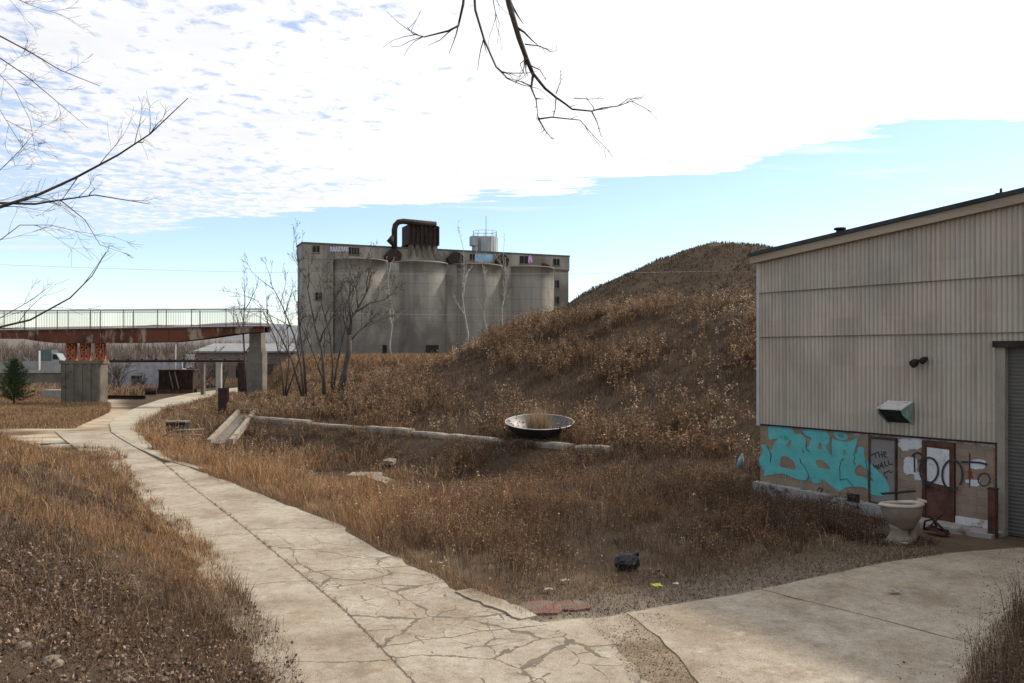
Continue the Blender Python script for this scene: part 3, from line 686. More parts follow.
# ------------------------------------------------------------------ giant toilet bowl
TX,TY=(901-CX)/F*20.1,20.1; TZ=HZ(TX,TY)-.02
toilet=thing('giant_toilet','giant beige toilet bowl sculpture standing in weeds before the shed','toilet',(TX,TY,TZ),R(4)); toilet.scale=(.91,.91,.98)
def egg(z,cx,rx_,ry_,n=36,pw=1.0):
    out=[]
    for k in range(n):
        a=2*math.pi*k/n; c,s=math.cos(a),math.sin(a)
        x=c*rx_; w=ry_*(1+.18*c)              # wider toward the hinge end (+x)
        out.append((cx+x,s*w,z))
    return out
mb=MB(); mb.rings([egg(.90,.0,.54,.36),egg(.80,.01,.53,.355),egg(.68,.02,.50,.335),egg(.58,.02,.44,.30),egg(.48,.02,.34,.255),egg(.40,.02,.29,.22),egg(.36,.02,.26,.20)],False,True)
mb.rings([egg(.90,0,.44,.27),egg(.80,.02,.40,.25),egg(.62,.05,.28,.18),egg(.5,.08,.14,.1)][::-1],True,False)
mb.build('bowl',M['ceramic'],toilet)
mb=MB(); rs=[]
for k in range(12):                                  # rounded rim ring, saddle-shaped, thick at the hinge end
    a=2*math.pi*k/12; rr_=.5+.095*math.cos(a); zz=.945+.055*math.sin(a)
    ring=[]
    for p in egg(0,0,rr_,rr_*.64):
        ring.append((p[0],p[1],zz+.045*(p[0]/.55)**2*(1 if p[0]>0 else .2)-.02))
    rs.append(ring)
mb.rings(rs+[rs[0]]); mb.build('rim',M['rimc'],toilet)
mb=MB(); mb.rings([egg(.99,.56,.055,.20),egg(1.03,.56,.06,.21),egg(1.05,.56,.05,.19)],True,True); mb.build('hinge_block',M['rimc'],toilet)
mb=MB(); mb.rings([egg(.0,-.02,.44,.27),egg(.07,-.02,.43,.265),egg(.12,-.02,.36,.22),egg(.22,-.07,.25,.18),egg(.34,-.05,.22,.175),egg(.46,-.04,.28,.2)],True,True); mb.build('pedestal',M['ceramic'],toilet)
mb=MB(); mb.tube([(.12,0,.62),(.30,0,.55),(.37,0,.40),(.33,0,.26),(.30,0,.12),(.32,0,.04)],[.17,.16,.13,.10,.12,.16],14); mb.build('trapway',M['ceramic'],toilet)

# ------------------------------------------------------------------ big steel dish
DX,DY=(539.5-CX)/F*37.5,37.5
dish=thing('steel_dish','wide shallow steel dish with a rim tinted sunlit pale resting behind the low concrete wall','dish',(DX,DY,HZ(DX,DY)),0)
RD=1.50; TL=Matrix.Translation((0,0,.06))@Matrix.Rotation(R(8.5),4,'X')
def lathe(prof,n=64): return [circle(0,0,z,r,r,n) for r,z in prof]
prof=[(RD*math.sin(t),.86*(1-math.cos(t))/(1-math.cos(R(66)))*1.0) for t in np.linspace(R(4),R(66),12)]
mx=prof[-1][0]; prof=[(r/mx*RD,z) for r,z in prof]
mb=MB(); mb.rings(lathe(prof),True,False,True,TL); mb.build('shell',M_('backlit_steel',(.012,.011,.011),(.035,.028,.024),2,rough=.6,bump=.15),dish)  # outside coloured near black for its backlit shade
inn=[(r-.03 if r>.1 else r,z+.03) for r,z in prof]
mb=MB(); mb.rings(lathe(inn[::-1]),False,True,True,TL); mb.build('inner_face',M_('grey_worn_steel',(.09,.082,.074),(.19,.18,.165),1.5,rough=.5,metal=.3,spot=(.2,.13,.08),spot_at=.6,bump=.1),dish)
zt=prof[-1][1]; rp=[]
for k in range(8):
    a=2*math.pi*k/8; rp.append(circle(0,0,zt+.02*math.sin(a)+.02,RD+.0+.035*math.cos(a),RD+.0+.035*math.cos(a),64))
mb=MB(); mb.rings(rp+[rp[0]],False,False,True,TL); mb.build('rim',M_('sunlit_rim',(.30,.29,.27),(.46,.45,.43),2,rough=.5,metal=.1,spot=(.35,.28,.2),spot_at=.62,bump=.05),dish)  # light metal colour stands for sunlight on the lip

# ------------------------------------------------------------------ low concrete wall
wall=thing('retaining_wall','long low weathered concrete block wall along the foot of the weedy hill','wall',(WB[0],WB[1],0),math.atan2(WD[1],WD[0]))
segs=[(-26.0,-19.6),(-19.55,-15.2),(-15.15,-11.4),(-11.35,-8.9),(-8.85,-5.0),(-4.75,-1.55),(-1.3,.25)]
for i,(a,b) in enumerate(segs):
    mb=MB(); L=b-a; n=max(4,int(L/.4)); rr=random.Random(i)
    top=.74+rr.uniform(-.05,.05); tl=rr.uniform(-.05,.05); xs=[a+L*k/n for k in range(n+1)]
    ring=[]
    for k,xx in enumerate(xs):
        j=lambda s=.02: rr.uniform(-s,s)
        e=.035 if k in (0,n) else 0
        zt=top-.06+tl*(k/n-.5)+j(.015)-e*.8
        ring.append([(xx,-.22+j(),-.3),(xx,-.24+j(),zt-.09),(xx,-.17+j(),zt-.01),(xx,.20+j(),zt),(xx,.27+j(),zt-.06),(xx,.27,-.3)])
    mb.rings(ring,True,True,False); mb.build('wall_block',M['wallblock'],wall)
# ------------------------------------------------------------------ silo building
SL=Vector((-29.5,120,0)); SE=Vector((38.6,16.6,0)).normalized(); SR=math.atan2(SE.y,SE.x)
silo=thing('silo_building','derelict grey concrete grain silo block with four round bins','silo',SL,SR)
def ss(px): 
    k=(px-CX)/F; return (120*k+29.5)/(SE.x-SE.y*k)
def sd(px): return 120+SE.y*ss(px)
def szz(px,py): return (ss(px),CZ-(py-HY)/F*sd(px))
GZ=-.5
mb=MB(); mb.box((0,0,GZ),(42,4.7,17.95)); mb.build('wall',M['silo'],silo)
for gx,gw,gy in ((1.9,1.95,-2.0),(12.5,1.7,-1.9),(21.5,1.7,-1.9),(30.35,1.7,-1.9),(39.0,.35,-.5)):
    mb=MB(); mb.box((gx-gw,gy,GZ),(gx+gw,.01,17.66)); mb.build('infill_wall',M['silo'],silo)
mb=MB(); mb.box((-.12,-.12,17.95),(42.12,4.8,20.0)); gal=mb.build('gallery',M['silo'],silo)
mb=MB(); mb.box((-.2,-.2,20.0),(42.2,4.9,20.22)); mb.build('roof_edge',M_('mossy_roof_edge',(.05,.055,.04),(.11,.11,.085),1),silo)
for xa,xb in ((0,3.6),(39.2,42.05)):
    mb=MB(); mb.box((xa,-.2,17.7),(xb,0,17.947)); mb.build('string_course',M['conc'],silo)
for i,c in enumerate((7.85,17.1,25.95,34.75)):
    r=4.42; mb=MB()
    mb.rings([circle(c,.6,z,r,r,56) for z in np.linspace(GZ,17.75,10)]+[circle(c,.6,17.75,r+.05,r+.05,56),circle(c,.6,17.93,r+.05,r+.05,56)],False,True)
    sb=mb.build('silo_bin',M['silo'],silo)
    if i in (1,2):
        a={1:(424,350,1.9),2:(0,0,0)}[i]
def win(px,py,w,h,y=-.13,mat='black',parent=silo,name='window'):
    s,z=szz(px,py); mb=MB(); mb.box((s-w/2,y-.06,z-h/2),(s+w/2,y+.05,z+h/2)); f=mb.build(name,M[mat],parent)
    mb=MB(); mb.box((s-w/2-.1,y-.14,z-h/2-.14),(s+w/2+.1,y+.02,z-h/2)); mb.box((s-.05,y-.1,z-h/2),(s+.05,y-.062,z+h/2)); mb.build('sill',M['conc'],f); return f
win(316,249,.95,.95,-.12); win(351,251,.7,1.0,-.12); win(356.5,251.3,.7,1.0,-.12)
win(472,257,.8,.9,-.12); win(523.5,260,1.4,1.2,-.12); win(556,262,1.1,1.0,-.12)
win(316,297,.9,1.0,-2.0); win(556,284,1.1,1.2,0); win(556,300,1.1,1.1,0)
# loading openings on the bins
for px,w,h,cs in ((424.5,2.0,1.5,17.1),(380.3,1.2,1.5,7.85)):
    s,z=szz(px,351); dx=s-cs
    s=max(cs-3.3,min(cs+3.3,s)); dx=s-cs; yy=.6-math.sqrt(4.33**2-dx*dx); nr=math.atan2(dx,4.33)
    mm=Matrix.Translation((s,yy,z+.1))@Matrix.Rotation(math.asin(dx/4.33),4,'Z')
    mb=MB(); mb.cbox((0,.1,0),(w,.5,h),mm); mb.build('loading_door',M['black'],silo)
# roof machinery
s0,s1=15.3,19.9; mb=MB(); 
zc=20.75
mb.box((s0,-.4,zc),(s1,3.2,23.6))
for k in range(8): 
    xx=s0+(s1-s0)*k/7; mb.box((xx-.12,-.62,zc+.05),(xx+.12,-.4,23.5))
mb.box((s0-.1,-.7,zc-.12),(s1+.1,3.3,zc)); dc=mb.build('dust_collector',M['dark_rust'],silo)
mb=MB()
for k in range(5):
    xx=s0+.5+(s1-s0-1)*k/4; mb.rings([circle(xx,-.1,zc-.12,.45,.45,8),circle(xx,-.1,18.9,.12,.12,8)],True,True,False)
mb.box((s0+.05,-.25,18.6),(s0+.3,-.0,zc)); mb.box((s1-.3,-.25,18.6),(s1-.05,0,zc)); mb.build('hopper',M['old'] if 0 else M['conc'],dc)
mb=MB(); sx=ss(393.5); zt=23.95
mb.tube([(sx,-.5,19.9),(sx,-.5,22.6),(sx+.15,-.5,23.3),(sx+.6,-.5,23.8),(sx+1.3,-.5,zt),(s1-.4,-.5,zt-.15)],.42,10); 
mb.tube([(sx,-.5,20.2),(sx-.7,-.7,21.0),(sx-.3,-.7,21.6)],[.25,.55,.3],8)
for k in range(6): mb.tube([(s0+.4+k*.75,-.5,zt-.1),(s0+.4+k*.75,-.3,23.5)],.16,6)
mb.build('duct',M['dark_rust'],dc)
for a,b in ((11.8,13.9),(21.4,23.6),(29.3,31.0)):
    mb=MB(); mb.prism([(a,18.0),(b,18.0),(b+.25,19.0),(b-.4,19.7),(a+.8,19.8),(a-.2,18.8)],.12,1.0,XZ); mb.build('rusty_hood',M['dark_rust'],silo)
# sheet metal bin on the roof
mb=MB(); tcx=28.75; rr_=2.0; ring=[]
for z in (20.1,22.75):
    ring.append([(tcx+(rr_+.06*(k%2))*math.cos(2*math.pi*k/48),3+(rr_+.06*(k%2))*math.sin(2*math.pi*k/48),z) for k in range(48)])
mb.rings(ring,True,True,False); tank=mb.build('roof_tank',M['grey_metal'],silo)
mb=MB(); mb.box((tcx-2.75,1.2,21.2),(tcx-1.9,2.6,22.7)); mb.box((tcx-2.3,1.4,20.2),(tcx-1.8,2.4,21.2)); mb.build('side_box',M['grey_metal'],tank)
mb=MB()
for k in range(10):
    a=2*math.pi*k/10; p=(tcx+1.9*math.cos(a),3+1.9*math.sin(a)); mb.tube([(*p,22.75),(*p,23.7)],.035,4)
for zz in (23.2,23.7): mb.tube([(tcx+1.9*math.cos(2*math.pi*k/24),3+1.9*math.sin(2*math.pi*k/24),zz) for k in range(25)],.03,4)
mb.tube([(tcx+.2,3,22.7),(tcx+.2,3,26.2)],.05,5); mb.build('railing',M['pale_conc'],tank)
# pipes and stains
mb=MB(); mb.tube([(38.95,-.55,6),(38.95,-.55,17.0),(38.7,-.6,17.9),(38.1,-.5,18.5),(37.2,-.15,18.7)],.2,8); mb.build('downpipe',M['rust'],silo)
rb=Rib(); q=lambda px,py: szz(px,py)
for k in range(7):
    x0=330+k*2.7; rb.line([q(x0,251.5),q(x0+.5,247),q(x0+1.5,247.6),q(x0+1.2,250.5),q(x0+2.2,250.9)],.11,.125)
rb.mb.build('graffiti',M_('lilac_spray',(.35,.33,.5),(.6,.58,.72),1),gal)
rb=Rib()
for k in range(5):
    x0=475+k*3.4; rb.line([q(x0,261),q(x0+1,255),q(x0+2.2,260.5),q(x0+3.3,255.5)],.38,.125)
rb.mb.build('graffiti',M_('blue_spray',(.10,.25,.42),(.3,.48,.6),1),gal)
rb=Rib(); rb.line([q(528.5,262),q(529.5,256),q(531,259),q(529,260)],.3,.125); rb.line([q(530,256),q(531.5,262)],.3,.13); rb.mb.build('graffiti',M_('pink_spray',(.5,.2,.5),(.65,.4,.65),1),gal)

# ------------------------------------------------------------------ footbridge
BR=Vector((-21.85,73,0)); ba=Vector((-24.9,3.0,0)).normalized(); BROT=math.atan2(ba.y,ba.x)
bridge=thing('footbridge','rusty steel footbridge with thin railings spanning between concrete piers','footbridge',BR,BROT)
BL=44.0
prof=[(-.9,6.30),(.7,6.25),(1.6,6.15),(4.6,5.75),(7.2,5.48),(11,5.40),(18,5.38),(19.8,5.55),(21.2,5.78),(24,5.80),(BL,5.80)]
top=lambda x:6.66-.011*max(x,0)
for yy in (.72,-.72):
    mb=MB(); pl=[(x,z) for x,z in prof]+[(BL,top(BL)),(-.9,top(0))]
    mb.prism(pl,-yy-.05,-yy+.05,XZ)
    for i in range(len(prof)-1): mb.bar((prof[i][0],yy,prof[i][1]-.015),(prof[i+1][0],yy,prof[i+1][1]-.015),.3,.04)
    mb.bar((-.9,yy,top(0)+.02),(BL,yy,top(BL)+.02),.3,.045)
    for k in range(14): 
        x=1.5+k*3.1
        if x<BL: zb=np.interp(x,[p[0] for p in prof],[p[1] for p in prof]); mb.box((x-.04,yy-.12,zb),(x+.04,yy+.12,top(x)))
    mb.build('girder',M['girder'],bridge)
mb=MB(); mb.bar((-.9,0,top(0)+.08),(BL,0,top(BL)+.08),1.5,.08); mb.build('deck',M['dark_rust'],bridge)
for yy in (.74,-.74):
    mb=MB(); zr=8.25
    mb.tube([(-.6,yy,zr),(BL,yy,zr)],.035,5); mb.tube([(-.6,yy,zr-.18),(BL,yy,zr-.18)],.02,4); mb.tube([(-.6,yy,top(0)+.3),(BL,yy,top(BL)+.3)],.02,4)
    x=-.5
    while x<BL: mb.tube([(x,yy,top(x)+.1),(x,yy,zr-.18)],.0125,3,False); x+=.155
    x=-.6
    while x<BL: mb.box((x-.025,yy-.025,top(x)+.05),(x+.025,yy+.025,zr)); x+=3.1
    mb.build('railing',M['rail'],bridge)
mb=MB(); mb.box((-.5,-.45,4.9),(.55,.45,6.2)); mb.box((-.65,-.5,-.4),(.72,.5,4.6)); mb.box((-.55,-.48,4.6),(.62,.48,4.9)); mb.build('pier',M['conc'],bridge)
mb=MB(); mb.box((14.1,-.55,-.5),(17.8,.55,3.8)); mb.box((14.0,-.65,3.55),(17.9,.65,3.82))
for k in range(5): mb.box((14.15+k*.8,.55,-.5),(14.5+k*.8,.64,3.5))
mb.build('pier',M['conc'],bridge)
for xx in (14.45,15.85,17.15):
    mb=MB()
    for yy in (-.12,.12):
        for a,b in (((-.42,3.82),(.42,4.6)),((.42,3.82),(-.42,4.6)),((-.42,4.6),(.42,5.36)),((.42,4.6),(-.42,5.36)),((-.42,3.82),(-.42,5.36)),((.42,3.82),(.42,5.36)),((-.42,4.6),(.42,4.6))):
            mb.bar((xx+a[0]*.85,yy,a[1]),(xx+b[0]*.85,yy,b[1]),.13,.13)
    mb.box((xx-.42,-.3,3.82),(xx+.42,.3,3.93)); mb.box((xx-.3,-.3,5.27),(xx+.3,.3,5.37))
    mb.build('support_bracket',M['orange'],bridge)
# ------------------------------------------------------------------ yard beyond
def at(px,py,z=0): x,y=G(px,py,z); return Vector((x,y,z))
# ribbed hopper
c=P(178,392,97); hop=thing('steel_hopper','black rusty ribbed steel hopper standing on the yard under the footbridge','hopper',(c.x,c.y,-.1),R(8))
mb=MB(); mb.add([(-1.9,-1,.5),(1.75,-1,.5),(1.75,1,.5),(-1.9,1,.5),(-1.75,-1.3,2.65),(2.0,-1.3,2.65),(2.0,1.3,2.65),(-1.75,1.3,2.65)],[(0,3,2,1),(4,5,6,7),(0,1,5,4),(1,2,6,5),(2,3,7,6),(3,0,4,7)]); mb.build('bin',M['dark_rust'],hop)
mb=MB()
for k in range(7): x=-1.8+k*.6; mb.bar((x,-1.08,.5),(x+.1,-1.38,2.6),.09,.22)
mb.box((-1.85,-1.42,2.6),(2.1,1.42,2.74)); mb.build('rib',M['dark_rust'],hop)
mb=MB()
for k in (2.6,3.6): x=-1.8+k*.6; mb.bar((x,-1.2,.6),(x-.35,-1.46,2.5),.05,.14)
mb.build('highlight_bar',M['conc'],hop)  # pale bars added as the slanting highlights on the hopper side
mb=MB(); mb.box((-2.1,-1.0,0),(1.9,-.75,.5)); mb.box((-2.1,.75,0),(1.9,1.,.5)); mb.bar((-2.1,-1.2,.35),(-2.9,-1.2,.2),.15); mb.build('skid',M['rust'],hop)
c=at(151,395); t=thing('rusty_drum','small rusty drum lying on its side beside the black hopper','drum',(c.x,c.y,.42),.3)
mb=MB(); mb.tube([(-.55,0,0),(-.5,0,0),(.5,0,0),(.55,0,0)],[.38,.4,.4,.38],14); 
for k in (-.5,0,.5): mb.tube([(k-.03,0,0),(k+.03,0,0)],.43,14)
mb.build('drum_shell',M['dark_rust'],t)
t=thing('rusty_beam','long rusty steel beam lying flat across the dirt yard','beam',(*G(112,399),.0),R(-4))
mb=MB(); mb.box((-4,-.22,.32),(3.4,.22,.38)); mb.box((-4,-.22,.0),(3.4,.22,.06)); mb.box((-4,-.04,.06),(3.4,.04,.32)); mb.build('beam',M['dark_rust'],t)
o=MB().box((-6,-1.2,0),(6,1.2,.35)).build('concrete_pad',M['pale_conc']); c=at(160,386.5); o.location=(c.x,c.y+3,-.1); tag(o,'flat pale concrete pad on the yard behind the black hopper','concrete pad')
t=thing('concrete_block','grey concrete block half hidden in dry grass beside the young pine','concrete block',(*G(61,399),-.15),R(-6))
mb=MB(); mb.prism([(-1.65,-.6),(1.6,-.7),(1.7,.7),(-1.5,.7)],0,1.05); mb.build('block',M['pale_conc'],t)
# young pine
# highway wall, van, post
hw=thing('highway_wall','long grey concrete highway retaining wall behind the young pine','highway wall',(-66,112,0),R(2))
mb=MB(); mb.box((-60,0,-.5),(18,1,1.9)); mb.build('lower_wall',M['conc'],hw)
mb=MB(); mb.box((-60,-.15,1.9),(18,14,2.25)); mb.build('ledge',M['pale_conc'],hw)
mb=MB(); mb.box((-60,.4,2.25),(18,.8,3.45)); mb.build('barrier',M_('grey_barrier',(.22,.21,.2),(.31,.3,.28),.8,spot=(.15,.14,.13),spot_at=.6),hw)
vx=P(50,362,118); van=thing('parked_van','dark green box van driving along the highway wall','van',(vx.x,vx.y+1,2.25),R(2))
mb=MB(); mb.box((-1.9,-.95,.5),(.1,.95,2.75)); mb.build('cargo_body',M_('green_body',(.05,.075,.07),(.07,.1,.095),2,rough=.4),van)
mb=MB(); mb.prism([(.12,.5),(1.9,.5),(1.9,1.2),(1.3,1.35),(.8,2.2),(.12,2.3)],-.9,.9,XZ); mb.build('cab',M_('pale_cab',(.16,.19,.185),(.22,.25,.245),2,rough=.4),van)
mb=MB(); mb.prism([(.3,1.4),(1.15,1.4),(.75,2.05),(.3,2.1)],.9,.93,XZ); mb.build('window',M['black'],van)
for wx in (-1.3,1.2):
    for wy in (-.85,.85):
        mb=MB(); mb.tube([(wx,wy-.12,.4),(wx,wy+.12,.4)],.4,14); mb.build('wheel',M['black'],van)
pp=P(35,350,111); o=MB().box((-.09,-.09,0),(.09,.09,2.6)).build('marker_post',M['white']); o.location=(pp.x,pp.y+1,2.24); tag(o,'thin white marker post above the highway wall','post')
# whitewashed wall with tags
gw=thing('graffiti_wall','low whitewashed wall with grey graffiti behind the steel hopper','wall',(-49.5,106,0),R(3))
mb=MB(); mb.box((-.5,0,-.3),(8.2,.4,3.5)); mb.build('wall',M_('whitewashed_block',(.2,.2,.205),(.36,.36,.37),1.1,spot=(.16,.16,.18),spot_at=.57,spot_sc=1.4,bump=.3),gw)
mb=MB(); mb.box((2.0,-.03,.9),(3.3,.02,1.7)); mb.build('opening',M['black'],gw)
# pipe rack
pr=thing('pipe_rack','long dark pipe carried on posts across the yard beyond the bridge','pipe',(-39.5,92,0),R(0))
mb=MB(); mb.tube([(-6,0,3.62),(12.5,0,3.7)],.15,8); 
for k in range(12): mb.cbox((-5+k*1.5,0,3.82),(.2,.3,.16))
mb.build('pipe',M['dark_rust'],pr)
for px,w,m in ((203,.35,'conc'),(219,.55,'pale_conc'),(242,.8,'dark_rust')):
    x=(px-CX)/F*92+39.5; mb=MB(); mb.box((x-w/2,-.25,-.3),(x+w/2,.25,3.5)); mb.build('post',M[m],pr)
o=MB().tube([(0,0,-.1),(.08,0,5.6)],.085,6).build('utility_pole',M['pale_conc']); c=P(175,388,104); o.location=(c.x,c.y,0); tag(o,'slim pale pole behind the ribbed hopper','pole')
t=thing('small_sign','small blank white sign board on a post beyond the hopper','sign',(P(190,388,112).x,112,0))
mb=MB(); mb.box((-.55,-.05,2.6),(.55,.03,4.4)); mb.build('board',M['white'],t); mb=MB(); mb.box((-.06,.03,0),(.06,.13,4.2)); mb.build('post',M['conc'],t)
# ruined building
rb_=thing('ruined_building','low brown derelict building with a pale flat roof behind the bridge pier','building',(P(203,370,132).x,132,0),R(4))
mb=MB(); mb.box((-1,0,-.3),(16,7,4.6)); mb.build('wall',M_('brown_block',(.16,.115,.09),(.26,.19,.15),.6,bump=.3),rb_)
mb=MB(); mb.add([(-1.4,-.6,4.6),(16.4,-.6,4.6),(16.4,7.5,5.9),(-.4,7.5,5.9),(-1.4,-.6,4.85),(16.4,-.6,4.85),(16.4,7.5,6.15),(-.4,7.5,6.15)],[(0,3,2,1),(4,5,6,7),(0,1,5,4),(1,2,6,5),(2,3,7,6),(3,0,4,7)]); mb.build('roof',M_('pale_roof',(.17,.175,.17),(.24,.245,.24),.8,bump=.1),rb_)
for a in (1.5,5,9): mb=MB(); mb.box((a,-.05,.6),(a+1.7,.05,2.8)); mb.build('opening',M['black'],rb_)
mb=MB(); mb.box((16.5,1,-.3),(24,6,3.5)); mb.box((16.3,.7,3.5),(24.2,6.3,3.75)); rb2=mb.build('shed_wing',M['conc'],rb_)
# rusted post by the flume
c=at(222.5,419); t=thing('rusty_post','thick dark rusty steel post standing beside the concrete chute','post',(c.x,c.y,-.2),R(15))
mb=MB(); mb.box((-.28,-.16,0),(.28,.16,2.3)); mb.build('column',M['dark_rust'],t)
mb=MB(); mb.box((.282,-.05,1.3),(.42,.05,2.35)); mb.build('flange',M['rust'],t)
# concrete flume
a=Vector((P(247,411,53).x,53,.75)); b=Vector((P(220,444,44.5).x,44.5,-.25))
fl=thing('concrete_chute','sloping pale concrete drainage chute at the left end of the low wall','chute',a,0)
d=(b-a); sidev=Vector((d.y,-d.x,0)).normalized()
mb=MB(); 
pass
for s in (-1,1):
    mb=MB(); mb.bar(sidev*s*.5+Vector((0,0,.02)),d+sidev*s*.55+Vector((0,0,.02)),.22,.34); mb.build('chute_wall',M['wallblock'],fl)
mb=MB(); mb.bar(Vector((0,0,-.1)),d+Vector((0,0,-.1)),1.0,.16); mb.build('chute_floor',M['conc'],fl)
mb=MB(); mb.box((-.65,-.1,-.8),(.65,.7,.2)); mb.build('headwall',M['conc'],fl)
# black box and pipe frame
c=at(170,436); t=thing('steel_box','black steel box with a pale lid standing in tall grass by the road bend','box',(c.x,c.y+1,-.2),R(5))
mb=MB(); mb.box((-.5,-.4,0),(.5,.4,.85)); mb.build('case',M['black'],t); mb=MB(); mb.box((-.56,-.46,.85),(.56,.46,.93)); mb.build('lid',M['conc'],t)
c=at(180,443); t=thing('pipe_railing','bent rusty pipe railing frame beside the black steel box','pipe frame',(c.x,c.y,-.2),R(3))
mb=MB(); mb.tube([(-.9,0,.5),(-.3,0,.82),(1.1,.2,.86)],.04,6); mb.tube([(-.7,0,.55),(1.0,.2,.58)],.03,6)
for xx in (-.5,0,.3,.6): mb.tube([(xx,.05,-.1),(xx,.05,.8)],.03,6)
mb.build('rail',M_('rusty_pale_pipe',(.18,.13,.09),(.28,.22,.17),3),t)
t=thing('steel_grate','small rusty catch basin lid standing open at the kerb of the road bend','grate',(*G(160,449),.02),R(30))
mb=MB(); mb.cbox((0,0,.12),(.7,.5,.07),Matrix.Rotation(.45,4,'X')); mb.build('lid',M['rust'],t); mb=MB(); mb.cbox((0,.25,0),(.9,.8,.12)); mb.build('basin',M['pale_conc'],t)
# broken concrete in the swale
for i,(px,py,w,lab) in enumerate(((365,471,1.6,'broken grey concrete slab lying at the edge of the swale pool'),(390,465,.5,'small pale concrete chunk above the broken slab'),(235,458,1.0,'tilted concrete fragment at the foot of the drainage chute'),(380,477,1.1,'flat concrete fragment half sunk beside the pool'))):
    x,y=G(px,py,-.7); mb=MB(); mb.prism(rough_poly([(-w/2,-.25),(w/2,-.3),(w/2*.9,.25),(-w/2*.7,.35)],.07,.2,i),0,.13+.04*(i%2)); o=mb.build('concrete_fragment',M['wallblock']); o.location=(x,y,HZ(x,y)+.06); o.rotation_euler=(.12,.05*i,-.2*i); tag(o,lab,'concrete')

# ------------------------------------------------------------------ trees
class Tree:
    def __init__(s,seed): s.r=random.Random(seed); s.t=MB(); s.c=MB(); s.tips=[]
    def path(s,a,d,L,n,wob,up):
        pts=[Vector(a)]; d=Vector(d).normalized()
        for i in range(n):
            d=(d+Vector((s.r.gauss(0,wob),s.r.gauss(0,wob),s.r.gauss(0,wob)+up))).normalized(); pts.append(pts[-1]+d*L/n)
        return pts
    def grow(s,pts,r0,lev,maxlev,kids,ratio=.62,wob=.16,up=.05,spread=.75,rmin=.004,main=False,tip=True,kr=.55,ratio2=None):
        n=len(pts); rad=[max(rmin,r0*(1-.82*i/(n-1))) for i in range(n)]
        (s.t if main else s.c).tube(pts,rad,7 if r0>.05 else (4 if r0>.012 else 3),True)
        if lev>=maxlev: return
        L=sum((pts[i+1]-pts[i]).length for i in range(n-1))
        for k in range(kids):
            f=s.r.uniform(.28,1.0) if (k or not tip) else .97
            i=min(n-2,int(f*(n-1))); p=pts[i].lerp(pts[i+1],min(1,f*(n-1)-i)); t=(pts[i+1]-pts[i]).normalized()
            a=t.orthogonal().normalized(); a.rotate(Matrix.Rotation(s.r.uniform(0,6.283),3,t))
            d=(t+a*s.r.uniform(.5,1.1)*spread).normalized()
            l=L*ratio*s.r.uniform(.6,1.1)*(1.1-.5*f); rr=max(rmin,min(rad[i]*.72,r0*kr*s.r.uniform(.6,1.1)))
            s.grow(s.path(p,d,l,max(3,int(5-lev*.5)),wob,up),rr,lev+1,maxlev,max(2,kids-(1 if lev else 0)),ratio2 or ratio,wob,up,spread,rmin,kr=kr)
    def build(s,name,label,loc,mat,group=None,cat='tree'):
        t=thing(name,label,cat,loc,0,group)
        if s.t.v: s.t.build('trunk',mat,t)
        if s.c.v: s.c.build('crown',mat,t)
        return t
def up_path(T,base,pts): return [Vector(p) for p in pts]
def rel(px,py,d,base): return P(px,py,d)-base
# large bare tree by the pier: forked trunk leaning right
b=P(341,392,57); b.z=HZ(b.x,b.y)-.1; T=Tree(3)
tr=[rel(*p,57,b) for p in ((341,394),(345,372),(349,352),(349,335))]; T.t.tube(tr,[.30,.23,.19,.165],9)
for pts,r in (([(349,335),(352,318),(360,305),(368,290),(372,272)],.15),([(349,335),(345,322),(340,308),(334,296)],.11),([(351,322),(349,300),(351,284),(349,270)],.09),([(347,345),(358,332),(370,322),(386,318)],.07),([(356,312),(370,303),(384,300),(394,292)],.07)):
    T.grow([rel(*p,57+(k*.25),b) for k,p in enumerate(pts)],r*.85,1,5,6,.58,.13,.04,.85,.0085,kr=.45)
T.build('bare_tree','bare dark tree with a thick leaning forked trunk before the silos',b,M['bark'],'bare trees below the silos')
b=P(322,393,55); b.z=HZ(b.x,b.y)-.1; T=Tree(9)
tr=[rel(*p,55,b) for p in ((324,395),(324,372),(322,350),(316,330),(310,300),(305,275))]; T.grow(tr,.14,1,5,6,.5,.13,.06,.85,.0085,True,kr=.45)
T.build('bare_tree','tall slender bare tree left of the thick forked trunk',b,M['bark'],'bare trees below the silos')
b=P(305,394,54); b.z=HZ(b.x,b.y)-.1; T=Tree(14)
for k,pts in enumerate(([(304,396),(301,365),(294,335),(282,305),(270,282)],[(306,396),(304,360),(300,330),(298,290),(299,262)],[(302,396),(292,360),(280,335),(266,312)])):
    T.grow([rel(*p,54+k*.5,b) for p in pts],.095,1,5,5,.48,.13,.08,.85,.0085,k<3,kr=.45)
T.build('bare_tree','many stemmed bare tree with long thin shoots beside the bridge pier',b,M['bark'],'bare trees below the silos')
b=P(330,394,58); b.z=HZ(b.x,b.y)-.1; T=Tree(31)
for k,pts in enumerate(([(331,396),(333,365),(330,335),(322,305),(318,285)],[(332,396),(338,360),(345,330),(352,300),(355,276)],[(328,396),(318,365),(306,335),(297,318)])):
    T.grow([rel(*p,58+k*.5,b) for p in pts],.085,1,5,6,.5,.14,.07,.85,.0085,k<3,kr=.45)
T.build('bare_tree','thin bare tree with spreading stems just left of the leaning forked trunk',b,M['bark'],'bare trees below the silos')
b=P(283,394,60); b.z=HZ(b.x,b.y)-.1; T=Tree(35)
for k,pts in enumerate(([(284,396),(282,370),(276,340),(266,318),(258,300)],[(285,396),(289,365),(288,335),(284,312)],[(286,396),(296,368),(304,345),(309,322)])):
    T.grow([rel(*p,60+k*.5,b) for p in pts],.075,1,5,6,.5,.14,.07,.85,.0085,k<3,kr=.45)
